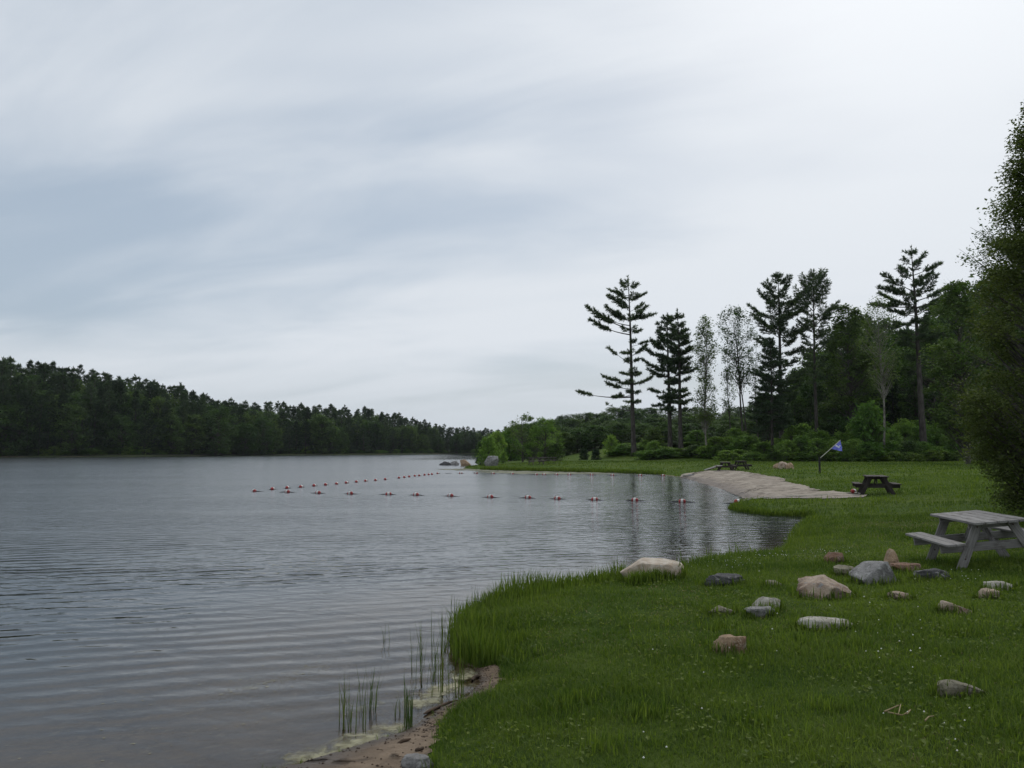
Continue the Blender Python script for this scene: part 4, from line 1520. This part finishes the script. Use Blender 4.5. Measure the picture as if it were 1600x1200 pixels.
buoy_line(FRONT, 0, 'red and white float on the buoy line that ends at the beach spit', 'floats of the front line', 'dark rope of the front float line in the water', len(FRONT) - 1)
buoy_line(SIDE, 1, 'red and white float on the slanting outer line of the swimming area', 'floats of the outer line', 'dark rope of the slanting outer float line', len(SIDE) - 1)
buoy_line(BACK, 1, 'red and white float on the line along the point', 'floats of the line along the point', 'dark rope of the float line along the point')
p = at_z(*FRONT[-1])
buoy(p[0], p[1], max(gz(p[0], p[1]), 0) + 0.08, 0.3, 'red and white float lying at the grassy tip of the beach spit')
p1 = on_ground(1334, 772)
buoy(p1[0], p1[1], p1[2] + 0.11, 0.5, 'orange red and white float on the sand beside the dark brown table')
rp = []
for px, py in [(1153, 786.5), (1168, 783), (1200, 779.5), (1240, 777.5), (1275, 776.5), (1310, 774), (1334, 772), (1345, 773.5)]:
    g = on_ground(px, py)
    rp.append((g[0], g[1], max(g[2], 0) + 0.055))
rp = resample(rp, 40)
rp[:, 2] = np.maximum(ground_z(rp[:, 0], rp[:, 1]), 0) + 0.06
obj('beach_rope', make_mesh('beach_rope', [(*tube(rp, 0.028, 5), 0, 0, True)], [MAT['rope_pale']]), label='pale rope lying along the sand to the float by the dark table', cat='rope')

# ------------------------------------------------------------------ grass, reeds, flowers
MAT['grass'] = foliage_mat('grass_blades', (0.046, 0.092, 0.014), (0.17, 0.235, 0.04), 0.38, 0.0, 0.55)
MAT['straw'] = foliage_mat('dry_straw', (0.10, 0.095, 0.035), (0.24, 0.20, 0.09), 0.2, 0.0, 0.7)
MAT['reed'] = foliage_mat('reed_blades', (0.045, 0.075, 0.018), (0.12, 0.15, 0.04), 0.3, 0.1, 0.55)


def vnoise(x, y, sc, seed):
    """smooth value noise"""
    rng = np.random.default_rng(seed)
    tab = rng.uniform(0, 1, (256, 256))
    xs, ys = x * sc + 1000, y * sc + 1000
    xi, yi = np.floor(xs).astype(int), np.floor(ys).astype(int)
    fx, fy = xs - xi, ys - yi
    fx, fy = fx * fx * (3 - 2 * fx), fy * fy * (3 - 2 * fy)
    g = lambda a, b: tab[a % 256, b % 256]
    return (g(xi, yi) * (1 - fx) + g(xi + 1, yi) * fx) * (1 - fy) + (g(xi, yi + 1) * (1 - fx) + g(xi + 1, yi + 1) * fx) * fy


def blades(x, y, z, h, w, rng, tint, bend=0.5):
    n = len(x)
    a = rng.uniform(0, 6.28, n)
    d = np.stack([np.cos(a), np.sin(a), np.zeros(n)], 1)
    s = np.stack([-d[:, 1], d[:, 0], np.zeros(n)], 1)
    b = np.stack([x, y, z - 0.012], 1)
    lean = (h * bend * rng.uniform(0.1, 1.3, n))[:, None]
    h = h[:, None]
    w = w[:, None]
    up = np.array((0, 0, 1.0))
    midp = b + up * h * 0.58 + d * lean * 0.3
    tip = b + up * h * (1 - 0.25 * (lean / h) ** 2) + d * lean
    v = np.stack([b - s * w * 0.5, b + s * w * 0.5, midp + s * w * 0.42, midp - s * w * 0.42, tip], 1).reshape(-1, 3)
    i = np.arange(n)[:, None] * 5
    q = i + np.array([[0, 1, 2, 3]])
    t3_ = i + np.array([[3, 2, 4]])
    tn = np.repeat(np.clip(tint, 0, 1), 5)
    return v, q, t3_, tn


def blade_parts(v, q, t, tn):
    # two face kinds share the vertices: second list refers to its own copy
    return [(v, q, 0, tn, False), (v[:0], t[:0], 0, 0.0, False)]


def make_blades(name, sets, mat):
    """one mesh; quads and tips share vertices"""
    vs, qs, ts, tn, o = [], [], [], [], 0
    for v, q, t, n in sets:
        vs.append(v)
        qs.append(q + o)
        ts.append(t + o)
        tn.append(n)
        o += len(v)
    vs, qs, ts, tn = map(np.concatenate, (vs, qs, ts, tn))
    me = bpy.data.meshes.new(name)
    me.vertices.add(len(vs))
    me.vertices.foreach_set('co', vs.astype(np.float32).ravel())
    lp = np.concatenate([qs.ravel(), ts.ravel()]).astype(np.int32)
    me.loops.add(len(lp))
    me.loops.foreach_set('vertex_index', lp)
    st = np.concatenate([np.arange(len(qs)) * 4, len(qs) * 4 + np.arange(len(ts)) * 3]).astype(np.int32)
    to = np.concatenate([np.full(len(qs), 4), np.full(len(ts), 3)]).astype(np.int32)
    me.polygons.add(len(st))
    me.polygons.foreach_set('loop_start', st)
    me.polygons.foreach_set('loop_total', to)
    a = me.attributes.new('tint', 'FLOAT', 'POINT')
    a.data.foreach_set('value', tn.astype(np.float32))
    me.materials.append(mat)
    me.update()
    return me


def grass():
    rng = np.random.default_rng(77)
    sets = []
    for y0, y1, n, h0, w0 in [(2.6, 8, 150000, 0.060, 0.0055), (8, 14, 150000, 0.068, 0.0085), (14, 24, 110000, 0.08, 0.014), (24, 46, 80000, 0.10, 0.026), (46, 100, 60000, 0.12, 0.06)]:
        y = np.sqrt(rng.uniform(y0 * y0, y1 * y1, n))
        x = -0.32 * y + rng.uniform(0, 1, n) * (1.06 * y + 1.0)
        s = shore_dist(x, y)
        ok = (s > 0.03) & ~inside(BEACH_POLY, x, y) & ~inside(MUD_POLY, x, y)
        x, y, s = x[ok], y[ok], s[ok]
        z = ground_z(x, y, s)
        pn = vnoise(x, y, 0.9, 1) * 0.6 + vnoise(x, y, 3.1, 2) * 0.4
        tn = vnoise(x, y, 0.45, 3) * 0.55 + vnoise(x, y, 1.9, 4) * 0.45
        h = h0 * (0.25 + 1.5 * pn ** 1.3) * rng.uniform(0.5, 1.35, len(x))
        tall = rng.uniform(0, 1, len(x)) < 0.02 + 0.06 * (vnoise(x, y, 1.3, 9) > 0.72)
        h = np.where(tall, h * 1.9, h)
        h = h * (1 + 0.9 * np.exp(-(s / 0.5) ** 2) * (y > 7.5))
        w = w0 * rng.uniform(0.7, 1.3, len(x))
        tint = 0.02 + 0.8 * (tn - 0.22) + rng.normal(0.10, 0.16, len(x)) + 0.12 * tall
        tint = np.where(rng.uniform(0, 1, len(x)) < 0.035, 1.0, tint)
        sets.append(blades(x, y, z, h, w, rng, tint, 0.75))
    obj('lawn_grass', make_blades('lawn_grass', sets, MAT['grass']), kind='stuff', label='short uneven green lawn grass on the bank')
    # taller grass standing along the bank and round the pale boulder
    xs, ys, hs = [], [], []
    line = resample([at_z(*q)[:2] for q in [(744, 1043), (718, 1030), (707, 995), (732, 966), (768, 948), (822, 931), (900, 919), (966, 910)]], 200)
    k = rng.integers(0, 200, 9000)
    off = np.abs(rng.normal(0, 0.45, 9000))
    nx_ = line[k] + rng.normal(0, 0.06, (9000, 2))
    nx_[:, 0] += off * 0.8
    nx_[:, 1] -= off * 0.35
    xs.append(nx_[:, 0]); ys.append(nx_[:, 1])
    hs.append(0.33 * np.exp(-off * 1.3) * (0.22 + 1.1 * rng.uniform(0, 1, 9000) ** 1.7) * (0.6 + 0.8 * vnoise(nx_[:, 0], nx_[:, 1], 2.2, 5)))
    p0 = on_ground(985, 915)
    p1_ = on_ground(1066, 905)
    kk = rng.uniform(0, 1, 1800)
    bx = p0[0] + (p1_[0] - p0[0]) * kk + rng.normal(0, 0.03, 1800)
    by_ = p0[1] + (p1_[1] - p0[1]) * kk + rng.normal(0, 0.07, 1800)
    xs.append(bx); ys.append(by_)
    hs.append(rng.uniform(0.08, 0.24, 1800) * (0.5 + vnoise(bx, by_, 6, 6)))
    # fringe along the spit and the point
    for pl, n, hh in [([(1262, 807), (1205, 806), (1160, 800), (1145, 794)], 3500, 0.22), ([(1240, 850), (1252, 828), (1266, 811)], 1500, 0.14),
                      ([(1035, 741.5), (1000, 740), (940, 738.5), (880, 737), (800, 735.5), (752, 734)], 7000, 0.28)]:
        ln = resample([at_z(*q)[:2] for q in pl], 200)
        g = ln[rng.integers(0, 200, n)] + rng.normal(0, 0.12, (n, 2)) + np.array((0.05, 0.5 if hh > 0.25 else 0.1)) * np.abs(rng.normal(0, 1, (n, 1)))
        xs.append(g[:, 0]); ys.append(g[:, 1])
        hs.append(hh * rng.uniform(0.3, 1.2, n))
    # grass left unmown round the stones, and rank tufts in the lawn
    for o in list(bpy.data.objects):
        if o.get('category') == 'rock' and 3 < o.location.y < 24 and o.location.z > -0.2:
            w_, d_ = o.dimensions.x / 2, o.dimensions.y / 2
            n = int(420 * (w_ + d_))
            a = rng.uniform(0, 6.28, n)
            k2 = 1.0 + np.abs(rng.normal(0, 0.16, n))
            xs.append(o.location.x + np.cos(a) * w_ * k2 * 0.96)
            ys.append(o.location.y + np.sin(a) * d_ * k2 * 0.96)
            hs.append(rng.uniform(0.05, 0.17, n) * (1.6 - 0.5 * k2))
    for px_, py_ in [(880, 1105), (905, 1098), (1295, 1108), (1010, 1120), (1400, 930), (1120, 985), (1250, 1005), (800, 985), (815, 1000), (1180, 1130), (950, 1170), (1340, 1010), (1500, 990)]:
        q = on_ground(px_, py_)
        n = 120
        xs.append(q[0] + rng.normal(0, 0.10, n)); ys.append(q[1] + rng.normal(0, 0.09, n))
        hs.append(rng.uniform(0.05, 0.14, n))
    x, y, h = np.concatenate(xs), np.concatenate(ys), np.concatenate(hs)
    ok = ~inside(MUD_POLY, x, y) & (shore_dist(x, y) > -0.25)
    x, y, h = x[ok], y[ok], h[ok]
    z = np.maximum(ground_z(x, y), -0.15)
    w = 0.006 + 0.00075 * y * rng.uniform(0.6, 1.3, len(x))
    tint = 0.3 + rng.normal(0.1, 0.2, len(x))
    obj('bank_grass', make_blades('bank_grass', [blades(x, y, z, h, w, rng, tint, 0.38)], MAT['grass']), kind='stuff', label='taller grass standing along the water edge')

    # dry straw in worn patches
    n = 60000
    y = np.sqrt(rng.uniform(2.6 ** 2, 22 ** 2, n))
    x = -0.3 * y + rng.uniform(0, 1, n) * (1.04 * y + 1.0)
    sd = shore_dist(x, y)
    pn = vnoise(x, y, 0.7, 21) * 0.6 + vnoise(x, y, 2.6, 22) * 0.4
    ok = (sd > 0.05) & ~inside(MUD_POLY, x, y) & (rng.uniform(0, 1, n) < np.clip((pn - 0.42) * 3.2, 0.02, 1))
    x, y, sd = x[ok], y[ok], sd[ok]
    n = len(x)
    obj('dry_grass', make_blades('dry_grass', [blades(x, y, ground_z(x, y, sd), rng.uniform(0.02, 0.06, n), 0.004 + 0.0005 * y, rng, rng.uniform(0, 1, n), 1.6)], MAT['straw']), kind='stuff', label='dry straw coloured blades in worn patches of the lawn')
    # low broad leaves of clover and plantain between the blades
    n = 26000
    y = np.sqrt(rng.uniform(2.6 ** 2, 15 ** 2, n))
    x = -0.3 * y + rng.uniform(0, 1, n) * (1.04 * y + 1.0)
    sd = shore_dist(x, y)
    ok = (sd > 0.15) & ~inside(MUD_POLY, x, y) & (vnoise(x, y, 1.4, 12) * 0.6 + vnoise(x, y, 4.0, 13) * 0.4 > 0.52)
    x, y, sd = x[ok], y[ok], sd[ok]
    c = np.stack([x, y, ground_z(x, y, sd) + rng.uniform(0.015, 0.06, len(x))], 1)
    v, f, t = leaves(c, rng, 0.034, flat=0.5, tint=np.full(len(x), 0.4), wid=0.8)
    obj('lawn_clover', make_mesh('lawn_clover', [(v, f, 0, t, False)], [MAT['grass']]), kind='stuff', label='low broad clover leaves among the lawn grass')


grass()


def reeds():
    rng = np.random.default_rng(88)
    for k, (px, py, n, sp, hh, lab) in enumerate([
            (541, 1128, 5, 0.05, 0.42, 'reed clump standing farthest out in the shallow water'),
            (552, 1140, 7, 0.06, 0.40, 'bent reed clump in shallow water by the pale algae'),
            (578, 1105, 8, 0.07, 0.42, 'reed clump with crossed stems between two others in the shallows'),
            (622, 1112, 4, 0.05, 0.22, 'short reed tuft with a brown dead base'),
            (641, 1138, 11, 0.04, 0.46, 'thick green reed clump at the wet sand edge'),
            (655, 1040, 6, 0.09, 0.5, 'row of thin reeds in the water off the tall bank grass'),
            (676, 1062, 8, 0.07, 0.55, 'tall loose reed clump in the shallows by the bank'),
            (690, 1085, 9, 0.08, 0.5, 'reed clump rising from the pale algae by the bank'),
            (697, 1015, 10, 0.08, 0.5, 'dense reed clump touching the tall bank grass'),
            (712, 1090, 9, 0.06, 0.36, 'low reed clump on the sand below the bank'),
            (606, 1000, 2, 0.04, 0.28, 'lone thin reed out in open water'),
            (745, 968, 16, 0.2, 0.42, 'reed clump at the corner of the grassy bank'),
            (800, 945, 14, 0.22, 0.4, 'reed clump along the bank before the pale boulder')]):
        p = at_z(px, py, 0)
        z0 = gz(p[0], p[1])
        x = rng.normal(0, sp, n)
        y = rng.normal(0, sp, n)
        h = hh * rng.uniform(0.55, 1.1, n) - min(z0, 0)
        sets = []
        v, q, t, tn = blades(x, y, np.zeros(n), h, np.full(n, 0.0075) * rng.uniform(0.7, 1.3, n), rng, rng.normal(0.35, 0.2, n), 0.22)
        sets.append((v, q, t, tn))
        v, q, t, tn = blades(x + 0.002, y, np.zeros(n), h, np.full(n, 0.006), rng, rng.normal(0.3, 0.2, n), 0.2)
        sets.append((v, q, t, tn))
        obj('reed_clump', make_blades('reed_clump', sets, MAT['reed']), None, (p[0], p[1], min(z0, 0.02) if z0 < 0 else z0), lab, 'reeds')


reeds()
MAT['flower'] = noise_mat('clover_white', (0.72, 0.72, 0.66), (0.6, 0.6, 0.52), 30, 0.8)
MAT['algae'] = noise_mat('algae_film', (0.25, 0.235, 0.145), (0.33, 0.31, 0.21), 4, 0.8, 0.2, c2=(0.17, 0.15, 0.085), c2scale=9)
MAT['mat_algae'] = noise_mat('algae_mat', (0.15, 0.16, 0.10), (0.22, 0.22, 0.15), 1.2, 0.8, 0.2, c2=(0.08, 0.075, 0.06), c2scale=0.9)
MAT['dead'] = noise_mat('dead_stalk', (0.30, 0.24, 0.13), (0.2, 0.15, 0.08), 12, 0.8)
MAT['debris'] = noise_mat('dark_debris', (0.05, 0.035, 0.025), (0.09, 0.06, 0.04), 12, 0.8)


def flowers():
    rng = np.random.default_rng(91)
    pts = []
    for px, py, rx, ry, n in [(1295, 866, 35, 5, 30), (1110, 884, 60, 10, 60), (1400, 1032, 60, 18, 9), (1250, 995, 150, 40, 6), (1480, 1150, 110, 40, 9), (1000, 1180, 80, 20, 3),
                              (1350, 960, 160, 30, 10), (1500, 905, 60, 14, 12), (1060, 1060, 120, 60, 4), (1210, 872, 60, 6, 26)]:
        for _ in range(n):
            q = on_ground(px + rng.normal(0, rx * 0.6), py + rng.normal(0, ry * 0.6))
            if q[2] > 0.05:
                pts.append(q)
    octa = np.array([(1, 0, 0), (-1, 0, 0), (0, 1, 0), (0, -1, 0), (0, 0, 1), (0, 0, -0.7)], float)
    of = np.array([(0, 2, 4), (2, 1, 4), (1, 3, 4), (3, 0, 4), (2, 0, 5), (1, 2, 5), (3, 1, 5), (0, 3, 5)])
    V, Fc = [], []
    for k, q in enumerate(pts):
        V.append(octa * 0.0075 * rng.uniform(0.7, 1.3) + q + np.array((0, 0, 0.055 + 0.02 * rng.uniform())))
        Fc.append(of + 6 * k)
    obj('clover_flowers', make_mesh('clover_flowers', [(np.concatenate(V), np.concatenate(Fc), 0, 0.0, True)], [MAT['flower']]), kind='stuff', label='white clover flower heads scattered in the lawn')


def flakes(name, regions, mat, label, z0, seed, zfloor=True):
    """thin floating film broken into many ragged pieces"""
    rng = np.random.default_rng(seed)
    V, Fc, o = [], [], 0
    for pl, n, wid, r0, r1 in regions:
        ln = resample([at_z(*q)[:2] for q in pl], 300)
        tg = unit(np.gradient(ln, axis=0))
        for _ in range(n):
            i = rng.integers(0, 300)
            c = ln[i] + np.array((-tg[i][1], tg[i][0])) * rng.normal(0, wid) + rng.normal(0, wid * 0.3, 2)
            r = rng.uniform(r0, r1) * rng.uniform(0.4, 1)
            m = 9
            a = np.arange(m) / m * 6.283
            rr = r * rng.uniform(0.35, 1.15, m)
            st = rng.uniform(1.0, 2.6)
            ang = math.atan2(tg[i][1], tg[i][0]) + rng.normal(0, 0.3)
            ux, uy = np.cos(a) * rr * st, np.sin(a) * rr
            x = c[0] + ux * math.cos(ang) - uy * math.sin(ang)
            y = c[1] + ux * math.sin(ang) + uy * math.cos(ang)
            z = np.maximum(float(ground_z(np.array([c[0]]), np.array([c[1]]))[0]) + 0.005, z0) + rng.uniform(0, 0.002)
            V.append(np.stack([np.append(x, c[0]), np.append(y, c[1]), np.full(m + 1, z)], 1))
            Fc.append(np.array([(k, (k + 1) % m, m) for k in range(m)]) + o)
            o += m + 1
    obj(name, make_mesh(name, [(np.concatenate(V), np.concatenate(Fc), 0, 0.0, False)], [mat]), kind='stuff', label=label)


flowers()
def film_material():
    m, t, out = new_mat('algae_scum')
    at = N(t, 'ShaderNodeAttribute', attribute_name='tint')
    g = N(t, 'ShaderNodeNewGeometry')

    def nz(sc, det, ro):
        n = N(t, 'ShaderNodeTexNoise', inp={'Scale': sc, 'Detail': det, 'Roughness': ro, 'Distortion': 0.6})
        L(t, g.outputs['Position'], n.inputs['Vector'])
        return n.outputs[0]
    c = MIX(t, RANGE(t, nz(9, 5, 0.6), 0.35, 0.65), (0.20, 0.185, 0.10), (0.36, 0.34, 0.22))
    p = N(t, 'ShaderNodeBsdfPrincipled', inp={'Roughness': 0.6, 'Specular IOR Level': 0.3})
    L(t, c, p.inputs['Base Color'])
    tr = N(t, 'ShaderNodeBsdfTransparent')
    cover = M(t, 'ADD', M(t, 'MULTIPLY', at.outputs['Fac'], 0.42), nz(6.5, 8, 0.72))
    mx = N(t, 'ShaderNodeMixShader')
    L(t, RANGE(t, cover, 0.68, 0.98, 0.0, 0.8), mx.inputs[0])
    L(t, tr.outputs[0], mx.inputs[1])
    L(t, p.outputs[0], mx.inputs[2])
    L(t, mx.outputs[0], out.inputs['Surface'])
    return m


def algae_film():
    parts = []
    for pl, wd in [([(420, 1204), (500, 1182), (560, 1160), (610, 1142), (648, 1122)], 0.30), ([(640, 1112), (670, 1090), (705, 1074), (745, 1062)], 0.26), ([(706, 1064), (735, 1050), (752, 1048)], 0.22),
                   ([(330, 1092), (410, 1072), (500, 1040), (540, 1034)], 0.22), ([(520, 1128), (560, 1112), (620, 1092)], 0.22)]:
        n, m = 60, 9
        ln = resample([at_z(*q)[:2] for q in pl], n)
        tg = unit(np.gradient(ln, axis=0))
        nr = np.stack([-tg[:, 1], tg[:, 0]], 1)
        w = np.linspace(-1, 1, m)
        g = ln[:, None, :] + nr[:, None, :] * (w * wd)[None, :, None]
        along = 1 - np.abs(np.linspace(-1, 1, n)) ** 4
        tint = (along[:, None] * (1 - np.abs(w)[None, :] ** 1.6)).ravel() * (1.0 if wd > 0.22 or pl[0][0] > 700 else 0.5)
        i = np.arange(n - 1)[:, None] * m
        j = np.arange(m - 1)[None, :]
        f = np.stack([i + j, i + j + 1, i + m + j + 1, i + m + j], -1).reshape(-1, 4)
        x, y = g[..., 0].ravel(), g[..., 1].ravel()
        parts.append((np.stack([x, y, np.full(len(x), 0.0035 + 0.0005 * len(parts))], 1), f, 0, tint, True))
    obj('algae_film', make_mesh('algae_film', parts, [film_material()]), kind='stuff', label='pale yellow green algae film floating along the shallows')


algae_film()
flakes('floating_specks', [([(540, 1120), (620, 1085), (700, 1045)], 120, 0.14, 0.003, 0.010), ([(330, 1085), (420, 1068), (500, 1040)], 120, 0.2, 0.003, 0.011),
                           ([(20, 1160), (250, 1130), (430, 1120)], 90, 0.4, 0.003, 0.011), ([(380, 895), (470, 885), (560, 880)], 150, 0.6, 0.006, 0.03)],
       MAT['algae'], 'pale specks of algae floating on the near water', 0.003, 92)
flakes('algae_mat', [([(700, 733), (745, 734.5), (800, 737), (880, 738.5), (950, 740)], 420, 0.9, 0.25, 0.8), ([(760, 737.5), (840, 740), (900, 740.5)], 260, 0.7, 0.2, 0.8)],
       MAT['mat_algae'], 'dull green algae mat in the shallows along the point', 0.012, 93)


def stalks():
    rng = np.random.default_rng(94)
    for pts, lab in [([(1382, 1126), (1396, 1122), (1408, 1116), (1404, 1131)], 'bent dry stalk in the lawn below the tapering stone'),
                     ([(1388, 1127), (1412, 1131), (1424, 1124), (1418, 1133)], 'forked dry stalk with a brown tip in the lawn'),
                     ([(1446, 1141), (1452, 1137), (1460, 1133)], 'short pale straw in the lawn beside the forked stalk')]:
        p = [on_ground(*q) for q in pts]
        p = [(a[0], a[1], a[2] + 0.05 + 0.02 * rng.uniform()) for a in p]
        obj('dry_stalk', make_mesh('dry_stalk', [(*tube(resample(p, 9), np.linspace(0.006, 0.003, 9), 5), 0, 0, True)], [MAT['dead']]), label=lab, cat='stalk')
    for k, (pts, r, lab) in enumerate([
            ([(662, 1118), (690, 1104), (716, 1098)], 0.013, 'dark drift stick along the pale algae at the shore'),
            ([(648, 1178), (664, 1172)], 0.012, 'dark bark scrap on the wet sand by the grass'),
            ([(622, 1164), (640, 1160)], 0.012, 'dark bark scrap on the wet sand below the reed clump'),
            ([(700, 1108), (722, 1096), (740, 1092)], 0.010, 'brown twig on the sand under the low reeds'),
            ([(736, 1065), (750, 1058)], 0.018, 'dark root end in the algae pool')]):
        p = []
        for q in pts:
            g = on_ground(*q)
            p.append((g[0], g[1], max(g[2], 0) + 0.014))
        obj('drift_stick', make_mesh('drift_stick', [(*tube(resample(p, 7) + rng.normal(0, 0.006, (7, 3)), r * np.array((0.5, 1, 1.1, 0.9, 1, 0.8, 0.4)), 6), 0, 0, True)], [MAT['debris']]), label=lab, cat='stick')

    # pebbles and crumbs on the wet sand
    V, Fc, o = [], [], 0
    octa = np.array([(1, 0, 0), (-1, 0, 0), (0, 1, 0), (0, -1, 0), (0, 0, 0.7), (0, 0, -0.5)], float)
    of = np.array([(0, 2, 4), (2, 1, 4), (1, 3, 4), (3, 0, 4), (2, 0, 5), (1, 2, 5), (3, 1, 5), (0, 3, 5)])
    a, b = MUD_POLY[:70], MUD_POLY[70:][::-1]
    for _ in range(700):
        k = rng.integers(0, 70)
        q = a[k] + (b[k] - a[k]) * rng.uniform(0.02, 0.98)
        V.append(octa * rng.uniform(0.003, 0.011) * rng.uniform(0.6, 1.3, (6, 3)) + np.array((q[0], q[1], max(gz(q[0], q[1]), 0) + 0.012)))
        Fc.append(of + o)
        o += 6
    obj('shore_crumbs', make_mesh('shore_crumbs', [(np.concatenate(V), np.concatenate(Fc), 0, 0.0, True)], [MAT['debris']]), kind='stuff', label='dark pebbles and crumbs on the wet sand')


stalks()


def ferns():
    rng = np.random.default_rng(95)
    w, f = broad_parts(0.9, rng, (0.1, 0.5, 1.0), (0.7, 0.75, 0.25), 0.012, 30, 24, 0.16, 0.2, stems=5, spread=0.4, twigs=0, hollow=0.1)
    ms, ml = make_mesh('fern_stems', w, [MAT['bark_grey']]), make_mesh('fern_leaves', f, [MAT['fern']])
    for k in range(44):
        px = 1240 + k * 6.2 + rng.uniform(-3, 3)
        x0 = at_y(px, 702, 92)[0]
        d = np.interp(x0, FOOT_X, FOOT_Y) - 1.2 + rng.uniform(-1.2, 1.2)
        x = at_y(px, 702, d)[0]
        e = bpy.data.objects.new('fern_plant', None)
        COL.objects.link(e)
        e.location = (x, d, gz(x, d) - 0.03)
        s = rng.uniform(0.8, 1.35)
        e.scale = (s * 1.2, s * 1.2, s)
        e.rotation_euler = (0, 0, rng.uniform(0, 6.28))
        tag(e, 'low light green leafy plant in front of the shrub belt', 'plant', 'light green plants at the lawn edge')
        obj('stems', ms, e)
        obj('foliage', ml, e)


ferns()


# ------------------------------------------------------------------ damp air
def haze():
    bm = bmesh.new()
    box_bm(bm, 3100, 3200, 60, Matrix.Translation((0, 650, 26)))
    m = bpy.data.materials.new('damp_air')
    m.use_nodes = True
    t = m.node_tree
    t.nodes.clear()
    out = N(t, 'ShaderNodeOutputMaterial')
    v = N(t, 'ShaderNodeVolumePrincipled', inp={'Color': (0.86, 0.92, 1.0, 1), 'Density': 0.00007, 'Anisotropy': 0.0})
    L(t, v.outputs[0], out.inputs['Volume'])
    obj('haze', bm_mesh('haze', bm, m), kind='stuff', label='thin damp summer air over the lake')


haze()
